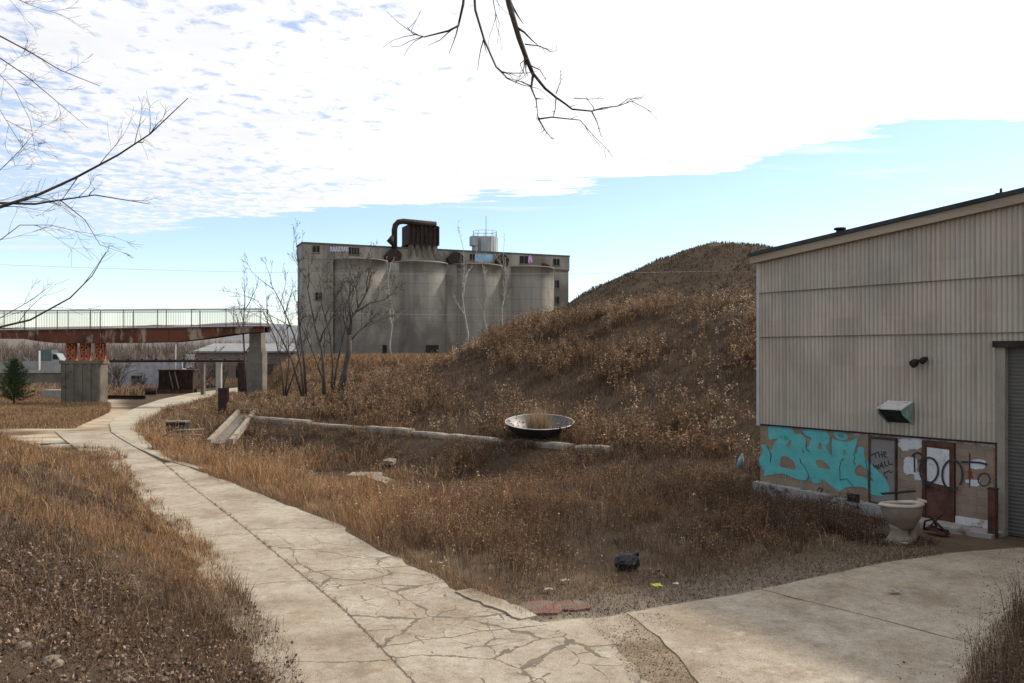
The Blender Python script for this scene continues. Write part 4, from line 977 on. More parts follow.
T.build('bare_tree','low twiggy bare tree nearest the right end of the footbridge',b,M['bark'],'bare trees below the silos')
b=P(246,392,80); b.z=HZ(b.x,b.y)-.1; T=Tree(21)
T.grow([rel(*p,80,b) for p in ((246,394),(245,360),(243,330),(245,300),(244,288))],.12,1,4,8,.4,.17,.06,.75,.007,True)
T.build('bare_tree','small bare tree rising behind the right end of the bridge railing',b,M['bark'],'bare trees below the silos')
for i,(px,py,d,ptop,lab) in enumerate(((467,352,96,(461,230),'pale thin tree rising in front of the second silo gap'),(487,352,99,(484,262),'short pale thin tree in front of the third silo bin'),(503,345,100,(505,243),'pale thin tree climbing the right hand silo gap'),(392,356,94,(390,262),'pale vine covered sapling at the gap beside the first silo bin'))):
    b=P(px,py,d); b.z=HZ(b.x,b.y)-.2; T=Tree(40+i); tp=P(*ptop,d)-b; n=6
    T.grow([Vector((tp.x*k/n+.25*math.sin(k*1.7+i),0.3*math.sin(k),tp.z*k/n)) for k in range(n+1)],.09,1,4,10,.26,.17,.1,.7,.008,True)
    T.build('pale_sapling',lab,b,M['pale_bark'],'thin pale trees before the silos')
b=P(652,458,36.5); b.z=HZ(b.x,b.y)-.1; T=Tree(61)
T.grow([rel(*p,36.5,b) for p in ((653,460),(652,430),(653,405),(651,385),(653,368))],.07,1,3,6,.4,.16,.05,.9,.006,True)
T.build('bare_sapling','lone dark bare sapling on the lower hillside right of the dish',b,M['bark'])
# near tree at the left edge: trunk out of frame, limbs reaching in
b=Vector((-8.6,8.6,HZ(-8.6,8.6)-.1)); T=Tree(77)
T.t.tube([Vector(p)-b for p in ((-8.6,8.6,b.z),(-8.5,8.6,3.5),(-8.3,8.5,6.0),(-8.4,8.4,8.5),(-8.2,8.5,11.0))],[.24,.2,.16,.12,.06],10)
LIMBS=[((-8.4,8.5,5.3),[(0,207),(40,194),(75,178),(118,155),(150,134),(188,98)],.036,8),((-8.4,8.5,5.2),[(0,203),(35,204),(60,200),(95,195),(150,204)],.028,6),((-8.4,8.5,4.6),[(0,327),(30,320),(70,298),(92,276),(106,252)],.024,4),
 ((-8.4,8.5,4.7),[(0,318),(28,302),(52,285)],.014,4),((-8.3,8.5,6.9),[(0,36),(30,52),(60,70),(100,86)],.02,6),((-8.3,8.5,6.6),[(0,58),(25,75),(55,100),(88,128)],.017,5),((-8.3,8.5,7.3),[(0,-10),(30,5),(62,15)],.014,6),((-8.3,8.5,6.3),[(0,110),(15,135),(35,165)],.012,6),((-8.4,8.5,5.6),[(0,170),(20,150),(45,120)],.010,6),((-8.4,8.5,5.0),[(0,240),(20,225),(50,225),(80,232),(115,237)],.012,6),((-8.3,8.5,6.8),[(-5,70),(15,90),(30,120),(35,150)],.011,6),((-8.4,8.5,5.2),[(60,200),(85,220),(100,245),(130,255)],.011,4),((-8.4,8.5,5.3),[(78,177),(62,200),(40,215)],.009,4)]
for k,(st,pts,r,kids) in enumerate(LIMBS):
    q=[P(px,py,8.0+.2*math.sin(k*2+i)) - b for i,(px,py) in enumerate(pts)]
    if pts[0][0]<=0: q=[Vector(st)-b,(Vector(st)-b).lerp(q[0],.55)+Vector((0,0,.08))]+q
    T.grow(q,r*.62,1,3,kids+1,.11,.13,.03,.8,.0013,False,False,.3,.55)
T.build('bare_tree','bare tree outside the left edge reaching long thin branches across the sky',b,M['bark'])
# overhanging branch, tree stands behind on the right
b=Vector((2.8,-3.5,HZ(2.8,-3.5)-.1)); T=Tree(88)
T.t.tube([Vector(p)-b for p in ((2.8,-3.5,b.z),(2.7,-3.4,5),(2.5,-3.0,7.2),(2.0,-2.0,8.6),(1.2,0,9.3),(.6,2.2,9.0),(.2,4.0,8.3))],[.26,.22,.18,.13,.09,.06,.04],10)
D5=5.0; c0=Vector((.2,4.0,8.3))-b
def q5(pts): return [P(px,py,D5+.06*i)-b for i,(px,py) in enumerate(pts)]
T.grow([c0]+q5([(503,-50),(509,4),(519,38),(527,60),(533,74)]),.024,3,4,5,.10,.16,0,.9,.0016)
T.c.tube(q5([(503,-50),(509,4),(519,38),(527,60),(533,74)]),[.019,.0175,.016,.0145,.012],7)
for pts,r in (([(533,73),(531,88),(536,100),(538,118)],.0105),([(533,73),(545,88),(556,97),(566,104),(572,109),(592,111),(602,108),(618,106),(632,101),(652,112)],.0105),([(538,118),(545,130),(552,139)],.006),([(538,119),(552,117),(570,119),(580,120),(592,134),(610,152)],.006),([(556,96),(555,110),(553,117)],.005),([(592,112),(597,122),(601,136)],.005),
   ([(525,44),(540,46),(552,52),(557,50)],.005),([(532,66),(540,70),(546,80)],.005),([(574,98),(590,99),(603,98)],.0035),([(556,94),(561,80),(560,70)],.0035),([(618,106),(628,99),(642,97)],.003),([(531,86),(522,82),(508,78)],.005),([(527,58),(520,64),(523,72),(516,80)],.004)):
    T.grow(q5(pts),r,3,4,6,.22,.2,0,.9,.0013)
T.grow([Vector((.4,3.0,8.8))-b]+q5([(466,-40),(463,4),(458,26),(448,31),(436,34),(424,37),(413,34),(407,27)]),.012,3,4,8,.09,.2,0,.9,.0013)
T.grow([Vector((.4,3.0,8.8))-b]+q5([(472,-40),(475,10),(484,40),(496,67),(508,79),(522,85),(531,87)]),.012,3,4,7,.08,.2,0,.9,.0013)
T.grow([Vector((.3,3.6,8.5))-b]+q5([(492,-30),(493,0),(496,16),(492,30)]),.006,3,4,6,.12,.2,0,.9,.0013)
T.build('overhanging_tree','dark bare branch hanging down from the top edge of the sky',b,M['bark'])
# ------------------------------------------------------------------ vegetation (uncountable)
class Soup:
    def __init__(s): s.v=[]; s.c=[]; s.q=[]; s.t=[]; s.n=0
    def add(s,v,c,q=None,t=None):
        s.v.append(v); s.c.append(c)
        if q is not None: s.q.append(q+s.n)
        if t is not None: s.t.append(t+s.n)
        s.n+=len(v)
    def blades(s,b,h,w,lean,cols,az=None):
        N=len(b); az=rng.uniform(0,2*np.pi,N) if az is None else az
        sd_=rng.uniform(0,np.pi,N); side=np.stack([np.cos(sd_),np.sin(sd_),0*sd_],1)*(w/2)[:,None]
        dr=np.stack([np.cos(az),np.sin(az),0*az],1)
        mid=b+dr*(h*lean*.3)[:,None]; mid[:,2]+=h*.58
        tip=b+dr*(h*lean)[:,None]; tip[:,2]+=h*np.sqrt(np.clip(1-.5*lean**2,.2,1))
        V=np.stack([b-side,b+side,mid+side*.8,mid-side*.8,tip],1).reshape(-1,3)
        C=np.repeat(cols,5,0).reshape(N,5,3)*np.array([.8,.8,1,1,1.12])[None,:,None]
        i=np.arange(N)*5
        s.add(V,C.reshape(-1,3),np.stack([i,i+1,i+2,i+3],1),np.stack([i+3,i+2,i+4],1)); return tip
    def flakes(s,p,r,cols):
        N=len(p); a=rng.normal(size=(N,3)); a/=np.linalg.norm(a,axis=1)[:,None]; c=rng.normal(size=(N,3)); b=np.cross(a,c); b/=np.linalg.norm(b,axis=1)[:,None]+1e-9
        a=a*r[:,None]; b=b*(r*rng.uniform(.4,.9,N))[:,None]
        V=np.stack([p-a,p-b*.9,p+a,p+b],1).reshape(-1,3); i=np.arange(N)*4
        s.add(V,np.repeat(cols,4,0),np.stack([i,i+1,i+2,i+3],1))
    def build(s,name,mat,label=None,cat=None,kind='stuff',parent=None):
        me=bpy.data.meshes.new(name); fs=[]
        if s.q: fs.append(np.concatenate(s.q))
        if s.t: fs.append(np.concatenate(s.t))
        fill_mesh(me,np.concatenate(s.v),fs,False,np.clip(np.concatenate(s.c),0,1)); me.materials.append(mat)
        o=bpy.data.objects.new(name,me); col.objects.link(o)
        if parent: o.parent=parent
        return tag(o,label,cat,None,kind)
def pal(n,cols,var=.25):
    cols=np.array(cols); k=rng.integers(0,len(cols),n); c=cols[k]*(1+rng.normal(0,var,(n,1))); return np.clip(c,.01,.9)
def scatter(n,x0,x1,y0,y1,dens):
    x=rng.uniform(x0,x1,n); y=rng.uniform(y0,y1,n); k=rng.uniform(0,1,n)<dens(x,y); return x[k],y[k]
def on(x,y,dz=-.02): return np.stack([x,y,H(x,y)+dz],1)
GOLD=[(.33,.18,.082),(.27,.14,.062),(.40,.245,.125),(.22,.115,.055)]
BROWN=[(.18,.113,.067),(.14,.085,.05),(.23,.155,.098),(.105,.065,.04)]
DARK=[(.09,.058,.038),(.065,.042,.029),(.125,.084,.057)]
BUFF=[(.45,.35,.24),(.36,.26,.165),(.52,.43,.32)]
def shed_clear(x,y): lx,ly=shed_local(x,y); return ~((lx>-.15)&(ly>-.45))
def paved_clear(x,y,m=.0):
    return ~inside(x,y,APRON)
toilet_clear=lambda x,y: np.hypot(x-TX,y-TY)>.45
dish_clear=lambda x,y: np.hypot(x-DX,y-DY)>1.15
def water_clear(x,y): return (((x-WX)/2.3)**2+((y-WY+1)/2.5)**2>.9*vn(x,y,1.3,3)+.5)&(((x-WX2)/1.6)**2+((y-WY2+1)/2.)**2>.9*vn(x,y,1.3,8)+.5)
def weeds(S,x,y,h,nst,nfl,flr,cst,cfl,spread=.35):
    n=len(x); X=np.repeat(x,nst)+rng.normal(0,spread*.3,n*nst); Y=np.repeat(y,nst)+rng.normal(0,spread*.3,n*nst); Hh=np.repeat(h,nst)*rng.uniform(.6,1.15,n*nst)
    b=on(X,Y); az=rng.uniform(0,6.283,n*nst); ln=rng.uniform(.05,.5,n*nst)
    tip=S.blades(b,Hh,np.repeat(.02*np.clip(np.hypot(x,y)/36,.2,1.3),nst)*rng.uniform(.6,1.4,n*nst),ln,pal(n*nst,cst),az)
    k=rng.uniform(.45,1.05,(n*nst,nfl,1)); pp=b[:,None,:]*(1-k)+tip[:,None,:]*k+rng.normal(0,.06,(n*nst,nfl,3))*np.array([1,1,.7])
    tint=np.repeat(np.repeat(pal(n,cfl,.2),nst,0),nfl,0)*rng.uniform(.5,1.5,(n*nst*nfl,1))
    S.flakes(pp.reshape(-1,3),flr*rng.uniform(.5,1.3,n*nst*nfl),tint)

def tufts(S,x,y,per,rad,h,wd,cols,leanmax=.75,dz=-.02,hz=True):
    n=len(x); a=rng.uniform(0,6.283,n*per); q=np.sqrt(rng.uniform(0,1,n*per)); R_=np.repeat(rad,per)
    X=np.repeat(x,per)+R_*q*np.cos(a); Y=np.repeat(y,per)+R_*q*np.sin(a)
    Hh=np.repeat(h,per)*rng.uniform(.45,1.2,n*per)*(1.08-.4*q); c=np.repeat(cols,per,0)*rng.uniform(.6,1.4,(n*per,1))
    keep=inside(X,Y,APRON); 
    az=a+rng.normal(0,.9,n*per); ln=np.clip(.08+leanmax*q*rng.uniform(.3,1.3,n*per),0,1.2)
    k=~keep
    return S.blades(on(X,Y,dz)[k],Hh[k],(np.repeat(wd,per)*rng.uniform(.7,1.3,n*per))[k],ln[k],c[k],az[k])
STRAW=[(.36,.26,.155),(.30,.21,.12),(.42,.32,.21)]
# swale grass between road and wall
S=Soup()
def dsw(x,y):
    u,v=wuv(x,y); r=x-road_right(y)
    ok=(r>.05)&(u<.1)&shed_clear(x,y)&paved_clear(x,y)&water_clear(x,y)&toilet_clear(x,y)&(y>13.5)
    edge=sm(.3,2.6,seg_dist(x,y,APRON))
    lx,ly=shed_local(x,y)
    mud=1-sm(3.4,5,lx)*sm(-5,-3.5,ly)*.85
    return ok*np.clip(.08+.92*edge,0,1)*(.3+.7*sm(.3,.55,fbm(x,y,.5,41)))*mud
def hsw(x,y):
    u,v=wuv(x,y); lx,ly=shed_local(x,y)
    return (.22+.62*sm(.2,3.2,seg_dist(x,y,APRON)))*(.66+.34*sm(2,-5,x))*(.55+.9*vn(x,y,.45,61))*(1-.62*sm(-4.5,-1,u)*(1-sm(-2,2,v)))*(1-.7*sm(-4.5,-2.2,ly)*(lx>-1.5))*(1-.85*np.exp(-(((x-WX)/2.6)**2+((y-WY+3)/3.6)**2)**2))*(1-.8*np.exp(-(((x-WX2)/1.8)**2+((y-WY2+2.4)/3)**2)**2))
x,y=scatter(30000,-30,14,13.5,66,dsw)
r=np.hypot(x,y); kp=rng.uniform(0,1,len(x))<np.clip(26/r,.3,1); x,y=x[kp],y[kp]; n=len(x)
u_=wuv(x,y)[0]; gold=sm(.40,.60,fbm(x,y,.22,51)+.25*sm(1,-5,x)-.2*sm(-1,5,x))*(1-.8*sm(-6,-2,u_)); kk=rng.uniform(0,1,n)
c=np.where((kk<gold*.8)[:,None],pal(n,GOLD),np.where((kk<gold*.8+.10)[:,None],pal(n,STRAW),pal(n,BROWN+DARK)))
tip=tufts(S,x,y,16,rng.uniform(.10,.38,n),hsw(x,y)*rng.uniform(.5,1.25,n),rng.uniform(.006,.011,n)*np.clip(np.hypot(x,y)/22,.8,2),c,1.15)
k=rng.uniform(0,1,len(tip))<.05; S.flakes(tip[k],rng.uniform(.010,.028,k.sum()),pal(k.sum(),BUFF+GOLD))
x,y=scatter(230000,-22,12,22,58,lambda x,y: dsw(x,y)*(wuv(x,y)[0]>-7)*np.clip(26/np.hypot(x,y),.3,1)); n=len(x); q_=fbm(x,y,.8,107)
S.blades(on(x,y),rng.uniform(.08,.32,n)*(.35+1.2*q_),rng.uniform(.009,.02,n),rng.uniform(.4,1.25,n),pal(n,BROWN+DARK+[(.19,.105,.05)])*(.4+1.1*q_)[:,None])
tt=rng.uniform(14.5,40,9000); xe=road_right(tt)+rng.uniform(-.06,.55,9000)**1.0; kp=(tt>15.2); xe,tt=xe[kp],tt[kp]; n=len(xe)
S.blades(np.stack([xe,tt,np.maximum(H(xe,tt),-.05)],1),rng.uniform(.07,.34,n)*np.clip(.5+(xe-road_right(tt)),.5,1),rng.uniform(.004,.009,n),rng.uniform(.3,1.2,n),pal(n,GOLD+STRAW+BROWN),rng.normal(math.pi,1.1,n))
jy=rng.uniform(11.5,36,150); jx=np.interp(jy,[p[1] for p in JO],[p[0] for p in JO])+rng.normal(0,.015,150); jb=np.repeat(np.stack([jx,jy,0*jx],1),9,0)+rng.normal(0,.03,(1350,3))*np.array([.5,1.6,0]); n=1350
S.blades(jb,np.repeat(rng.uniform(.02,.09,150),9)*rng.uniform(.5,1.2,n),rng.uniform(.004,.008,n),rng.uniform(.4,1.2,n),pal(n,GOLD+BROWN+STRAW))
# taller plumed stalks
x,y=scatter(26000,-30,10,16,60,lambda x,y: dsw(x,y)*sm(.8,3,seg_dist(x,y,APRON))*(wuv(x,y)[0]<-2)*(.2+.8*sm(.4,.6,fbm(x,y,.35,71)))*.8)
n=len(x); h=hsw(x,y)*rng.uniform(.8,1.45,n); g_=(rng.uniform(0,1,n)<sm(3,-4,x)*.7+.15)
c=np.where(g_[:,None],pal(n,STRAW+GOLD),pal(n,BROWN))
tip=S.blades(on(x,y),h,rng.uniform(.006,.012,n)*np.clip(np.hypot(x,y)/22,.9,2),rng.uniform(.02,.75,n),c)
pp=tip[:,None,:]+rng.normal(0,1,(n,4,3))*np.array([.02,.02,.05])-np.array([0,0,.05]); S.flakes(pp.reshape(-1,3),rng.uniform(.012,.034,n*4),np.repeat(c,4,0)*rng.uniform(.8,1.5,(n*4,1)))
x,y=scatter(7000,-26,12,16,60,lambda x,y: dsw(x,y)*sm(1.2,4,seg_dist(x,y,APRON))*sm(.45,.65,fbm(x,y,.3,71))*.5)
weeds(S,x,y,hsw(x,y)*rng.uniform(.8,1.5,len(x)),3,8,.022,BROWN+GOLD,BROWN+GOLD+[(.2,.14,.09)])
x,y=scatter(26000,-3,9.5,13.5,20,lambda x,y: paved_clear(x,y)&(x-road_right(y)>0)&(seg_dist(x,y,APRON)<2.2)&(rng.uniform(0,1,len(x))<.9)); n=len(x)
S.flakes(on(x,y,.01),rng.uniform(.008,.03,n),pal(n,[(.22,.19,.155),(.30,.27,.23),(.15,.12,.09),(.10,.07,.05)]))
xg,yg=scatter(30000,-.3,4.6,8,14.4,lambda x,y: inside(x,y,APRON)&(seg_dist(x,y,[(1.9,14.2),(2.2,13.2),(2.3,12.0),(2.5,9.5)],False)<.75)&(rng.uniform(0,1,len(x))<.8)); S.flakes(np.stack([xg,yg,H(xg,yg)+.008],1),rng.uniform(.006,.02,len(xg)),pal(len(xg),[(.26,.21,.155),(.32,.27,.21),(.2,.155,.11)]))
S.blades(on(x,y,.0)[:7000],rng.uniform(.06,.22,min(7000,n)),rng.uniform(.004,.008,min(7000,n)),rng.uniform(.6,1.2,min(7000,n)),pal(min(7000,n),STRAW+BROWN))
x,y=scatter(9000,-3,11,16.5,38,lambda x,y: dsw(x,y)*sm(1.0,3,seg_dist(x,y,APRON))*(wuv(x,y)[0]<.1)*sm(.40,.58,fbm(x,y,.45,73))*(1-.8*np.exp(-(((x-WX)/2.6)**2+((y-WY+2)/3.2)**2)**2)))
weeds(S,x,y,rng.uniform(.3,.85,len(x))*(.6+.4*sm(1.5,5,seg_dist(x,y,APRON))),4,9,.022,BROWN+DARK,[(.19,.10,.055),(.14,.08,.046),(.24,.135,.07),(.10,.064,.042),(.28,.19,.11)],.45)
S.build('dry_grass',M['veg'],'golden brown dry grass filling the ditch beside the road','grass')

# hill weeds
S=Soup()
def dhill(x,y):
    u,v=wuv(x,y); return (u>.3)&(u<34)&(v>-64)&shed_clear(x,y)&dish_clear(x,y)&(x-road_right(y)>.5)&~((v<-40)&(u>6)&(rng.uniform(0,1,len(x))<.5))
def clump(x,y): return sm(.46,.60,fbm(x,y,.30,85,4))
x,y=scatter(64000,-36,34,24,100,lambda x,y: dhill(x,y)*(.3+.7*sm(.3,.6,fbm(x,y,.3,81))))
far=np.hypot(x,y); kp=rng.uniform(0,1,len(x))<np.clip(40/far,.35,1); x,y=x[kp],y[kp]; n=len(x)
cl_=clump(x,y); n1=fbm(x,y,.16,91); vv=wuv(x,y)[1]
hmul=(.3+1.2*cl_)*np.where(vv<-30,.5,1)
kk=rng.uniform(0,1,n)
c=np.where((kk<.10+.25*sm(.45,.65,n1))[:,None],pal(n,GOLD)*.85,np.where((kk>.95)[:,None],pal(n,STRAW)*.8,pal(n,BROWN+DARK)*.72))*(.6+.55*cl_)[:,None]
X_,Y_=scatter(420000,-36,34,24,100,dhill); r_=np.hypot(X_,Y_); kp=rng.uniform(0,1,len(X_))<np.clip(36/r_,.3,1); X_,Y_=X_[kp],Y_[kp]; m=len(X_); q_=fbm(X_,Y_,.5,87)
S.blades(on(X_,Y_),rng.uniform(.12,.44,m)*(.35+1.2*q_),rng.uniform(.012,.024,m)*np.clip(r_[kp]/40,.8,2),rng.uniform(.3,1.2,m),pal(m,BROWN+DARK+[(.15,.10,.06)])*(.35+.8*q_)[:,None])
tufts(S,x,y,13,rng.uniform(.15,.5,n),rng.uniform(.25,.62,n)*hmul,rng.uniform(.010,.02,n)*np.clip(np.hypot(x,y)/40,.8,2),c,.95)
x,y=scatter(34000,-34,34,26,100,lambda x,y: dhill(x,y)*(clump(x,y)**1.5*.85+.05)); vv=wuv(x,y)[1]
weeds(S,x,y,rng.uniform(.55,1.5,len(x))*np.where(vv<-30,.5,1),4,12,.05,BROWN+DARK,[(.19,.118,.067),(.135,.084,.049),(.25,.158,.09),(.32,.215,.125),(.23,.128,.062),(.11,.07,.044)],.6)
x,y=scatter(9000,-34,34,26,100,lambda x,y: dhill(x,y)*sm(.50,.66,fbm(x,y,.3,99))*.6); vv=wuv(x,y)[1]
weeds(S,x,y,rng.uniform(.7,1.35,len(x))*np.where(vv<-30,.5,1),3,9,.045,BROWN,BUFF+[(.26,.18,.11)],.4)
x,y=scatter(6000,-17,9,28,56,lambda x,y: (wuv(x,y)[0]<-.45)&(wuv(x,y)[0]>-1.9)&(wuv(x,y)[1]>-25)&(wuv(x,y)[1]<4)&(fbm(x,y,.6,103)>.46))
weeds(S,x,y,rng.uniform(.25,.6,len(x)),4,9,.03,BROWN+DARK,[(.15,.10,.062),(.11,.07,.045),(.2,.13,.075),(.24,.17,.11)],.4)
a_=rng.uniform(0,6.283,420); x=DX+np.cos(a_)*rng.uniform(.9,1.75,420); y=DY+np.sin(a_)*rng.uniform(.75,1.45,420)
weeds(S,x,y,rng.uniform(.15,.5,420)*(1+.5*(a_<3.14)),4,6,.028,BROWN+DARK,[(.2,.13,.075),(.13,.08,.05),(.3,.21,.13)],.35)
S.build('hill_weeds',M['veg'],'brown dead weeds with pale seed heads covering the hillside','weeds')
# far mound cover
S=Soup()
x,y=scatter(150000,-25,75,60,140,lambda x,y: (np.hypot(x-25.5,y-98)<44)&(wuv(x,y)[0]>26))
nn=fbm(x,y,.25,111); S.blades(on(x,y),rng.uniform(.12,.4,len(x))*(.3+1.4*nn),rng.uniform(.05,.12,len(x)),rng.uniform(.2,1.1,len(x)),pal(len(x),[(.085,.064,.040),(.062,.046,.03),(.115,.084,.052)])*(.6+.8*nn)[:,None])
S.build('mound_grass',M['veg'],'short brown scrub covering the far conical mound','grass')
# near heap: grass, dead leaves
S=Soup()
def dnear(x,y):
    o_=~inside(x,y,FLAT); d=seg_dist(x,y,FLAT)
    return (o_|(d<.25+.35*vn(x,y,.8,5)))&(y<42)&(np.hypot(x,y)>2.2)&(x<-.37*y+2.2)&(x>-.66*y-3.5)&~((y>26)&(x<-.9*y+6.)&(y>33.5))
x,y=scatter(110000,-28,3,3.5,40,lambda x,y: dnear(x,y)*np.clip((11/np.hypot(x,y))**1.0,.12,1)*(.35+.65*sm(.32,.6,fbm(x,y,.7,121))))
gold=sm(.4,.66,fbm(x,y,.3,131)+.32*sm(9,18,y)-.18); r=np.hypot(x,y); n=len(x); kk=rng.uniform(0,1,n)
c=np.where((kk<gold*.75)[:,None],pal(n,[(.28,.16,.078),(.22,.122,.058),(.34,.215,.12)]),np.where((kk>.93)[:,None],pal(n,STRAW)*.8,pal(n,BROWN+DARK)))
tip=tufts(S,x,y,14,rng.uniform(.06,.22,n),rng.uniform(.14,.36,n)*(.4+1.1*vn(x,y,.6,141))*(.75+.45*sm(8,16,y)),rng.uniform(.0032,.006,n)*np.clip(r/9,.8,3),c,1.1)
k=rng.uniform(0,1,len(tip))<.03; S.flakes(tip[k],rng.uniform(.006,.014,k.sum()),pal(k.sum(),BUFF))
x,y=scatter(160000,-12,2,3.5,16,lambda x,y: dnear(x,y)*.8*sm(.35,.55,fbm(x,y,.9,145))); n=len(x)
S.blades(on(x,y),rng.uniform(.06,.22,n),rng.uniform(.0025,.0045,n),rng.uniform(.4,1.2,n),pal(n,BROWN+DARK))
x,y=scatter(24000,-28,3,3.5,38,lambda x,y: dnear(x,y)*.5); n=len(x)
S.blades(on(x,y),rng.uniform(.35,.7,n),rng.uniform(.003,.006,n)*np.clip(np.hypot(x,y)/9,.8,3),rng.uniform(.1,1.0,n),pal(n,STRAW+GOLD+BROWN))
x,y=scatter(1600,-20,1,4,26,lambda x,y: dnear(x,y)*sm(.5,.65,fbm(x,y,.5,143))); n=len(x)
weeds(S,x,y,rng.uniform(.35,.7,n),3,6,.014,BROWN,BROWN+[(.2,.13,.09)],.3)
S.build('dry_grass',M['veg'],'matted dry brown grass on the slope left of the road','grass')
S=Soup()
x,y=scatter(150000,-11,0,3.5,18,lambda x,y: dnear(x,y)*np.clip(1.25-np.hypot(x+4.5,y-6)/8.5,0,1)*(.3+.7*sm(.35,.6,fbm(x,y,.8,151))))
S.flakes(on(x,y,.02)+np.stack([0*x,0*x,rng.uniform(0,.16,len(x))],1),rng.uniform(.012,.034,len(x)),pal(len(x),[(.10,.062,.044),(.14,.09,.064),(.065,.042,.032),(.22,.165,.13)]))
S.build('leaf_litter',M['leaf'],'dead brown leaves lying in the near grass','leaves')
# weeds in the right foreground corner
S=Soup()
def dright(x,y): return (~inside(x,y,FLAT))&(x>3.3+.18*(y-8))&(y<17.5)&(y>5)&(x<14)
x,y=scatter(60000,3,14,5,17.5,lambda x,y: dright(x,y)*.9)
S.blades(on(x,y),rng.uniform(.06,.28,len(x)),rng.uniform(.004,.008,len(x)),rng.uniform(.2,1,len(x)),pal(len(x),BROWN+DARK))
x,y=scatter(3000,3,14,5,17.5,lambda x,y: dright(x,y)*sm(0,.5,seg_dist(x,y,FLAT))*.6)
weeds(S,x,y,rng.uniform(.4,1.15,len(x)),5,12,.012,DARK,DARK+[(.16,.10,.07)],.3)
S.build('dry_weeds',M['veg'],'dark dead weeds in the lower right corner beside the slab','weeds')
# dark scrub at the shed foot and behind the toilet
S=Soup()
def dshed(x,y): 
    lx,ly=shed_local(x,y); return (lx>-1)&(lx<4.9)&(ly<-.4)&(ly>-3.2)&toilet_clear(x,y)&(np.hypot(x-TX,y-TY+.6)>1.1)
x,y=scatter(4200,3,14,17,30,lambda x,y: dshed(x,y)*(.25+.75*sm(.4,.6,fbm(x,y,.6,161))))
lx,ly=shed_local(x,y)
weeds(S,x,y,rng.uniform(.22,.55,len(x))*(1-.25*(lx>3)),5,6,.014,DARK,DARK+BROWN,.4)
a_=rng.uniform(0,6.283,260); x=TX+np.cos(a_)*rng.uniform(.42,.95,260)-.15; y=TY+np.sin(a_)*rng.uniform(.3,.7,260)+.05
weeds(S,x,y,rng.uniform(.05,.18,260),4,5,.013,DARK,DARK+BROWN,.2)
x,y=scatter(1500,6.5,9.6,18.5,24,lambda x,y:(x<TX-.75)&(fbm(x,y,.7,165)>.5)&~inside(x,y,APRON))
weeds(S,x,y,rng.uniform(.3,.75,len(x)),4,7,.015,DARK,DARK+BROWN,.4)
S.build('dark_scrub',M['veg'],'dark thin dead scrub along the foot of the shed','scrub')
# verge grass on the far left and around the yard
S=Soup()
def dyard(x,y):
    a=((y>44)&(x<-24-.55*(y-44))&(x>-75)&(y<82)&~((y>43)&(x>-40-.1*(y-50))&(y<70)&False)); 
    px=CX+F*x/y; py=HY+F*CZ/y
    m=((px<110)&(py>397)&(py<428)&(px<118-2.2*np.abs(py-408)))
    return m
x,y=scatter(300000,-62,-20,48,92,dyard)
S.blades(on(x,y),rng.uniform(.15,.5,len(x))*(.4+.9*vn(x,y,.4,171)),rng.uniform(.02,.045,len(x)),rng.uniform(.1,.8,len(x)),pal(len(x),[(.24,.15,.08),(.19,.115,.062),(.30,.20,.115),(.15,.095,.055)]))
x,y=scatter(90000,-75,-8,85,135,lambda x,y:(~((x>-40-.0*y)&(x<-29)))&(fbm(x,y,.15,181)>.42))
S.blades(on(x,y),rng.uniform(.3,1.1,len(x)),rng.uniform(.04,.09,len(x)),rng.uniform(.1,.8,len(x)),pal(len(x),BROWN+[(.27,.18,.1),(.32,.22,.13)]))
x,y=scatter(30000,-34,0,66,124,lambda x,y:(x/y>-.30)&(wuv(x,y)[0]>20)&(fbm(x,y,.2,191)>.4)); S.blades(on(x,y),rng.uniform(.3,1.0,len(x)),rng.uniform(.04,.08,len(x)),rng.uniform(.1,.8,len(x)),pal(len(x),BROWN+GOLD))
x,y=scatter(60000,-32,-15,44,92,lambda x,y:(x-road_right(y)>.3)&(wuv(x,y)[1]<-22))
S.blades(on(x,y),rng.uniform(.2,.6,len(x)),rng.uniform(.015,.035,len(x)),rng.uniform(.1,.8,len(x)),pal(len(x),GOLD+BROWN+STRAW))
S.build('verge_grass',M['veg'],'tall dry grass around the far yard and road bend','grass')
# grass standing in the dish
S=Soup(); n=420; a=rng.uniform(0,6.28,n); r=.85*np.sqrt(rng.uniform(0,1,n)); bb=np.stack([DX-.05+r*np.cos(a)*.6,DY+.1+r*np.sin(a)*.5,np.full(n,HZ(DX,DY)+.25)],1)
S.blades(bb,rng.uniform(.7,1.5,n),rng.uniform(.012,.024,n),rng.uniform(.05,.35,n),pal(n,[(.34,.24,.14),(.26,.18,.1)])); S.build('dish_grass',M['veg'],'thin dry stalks growing inside the steel dish','grass')
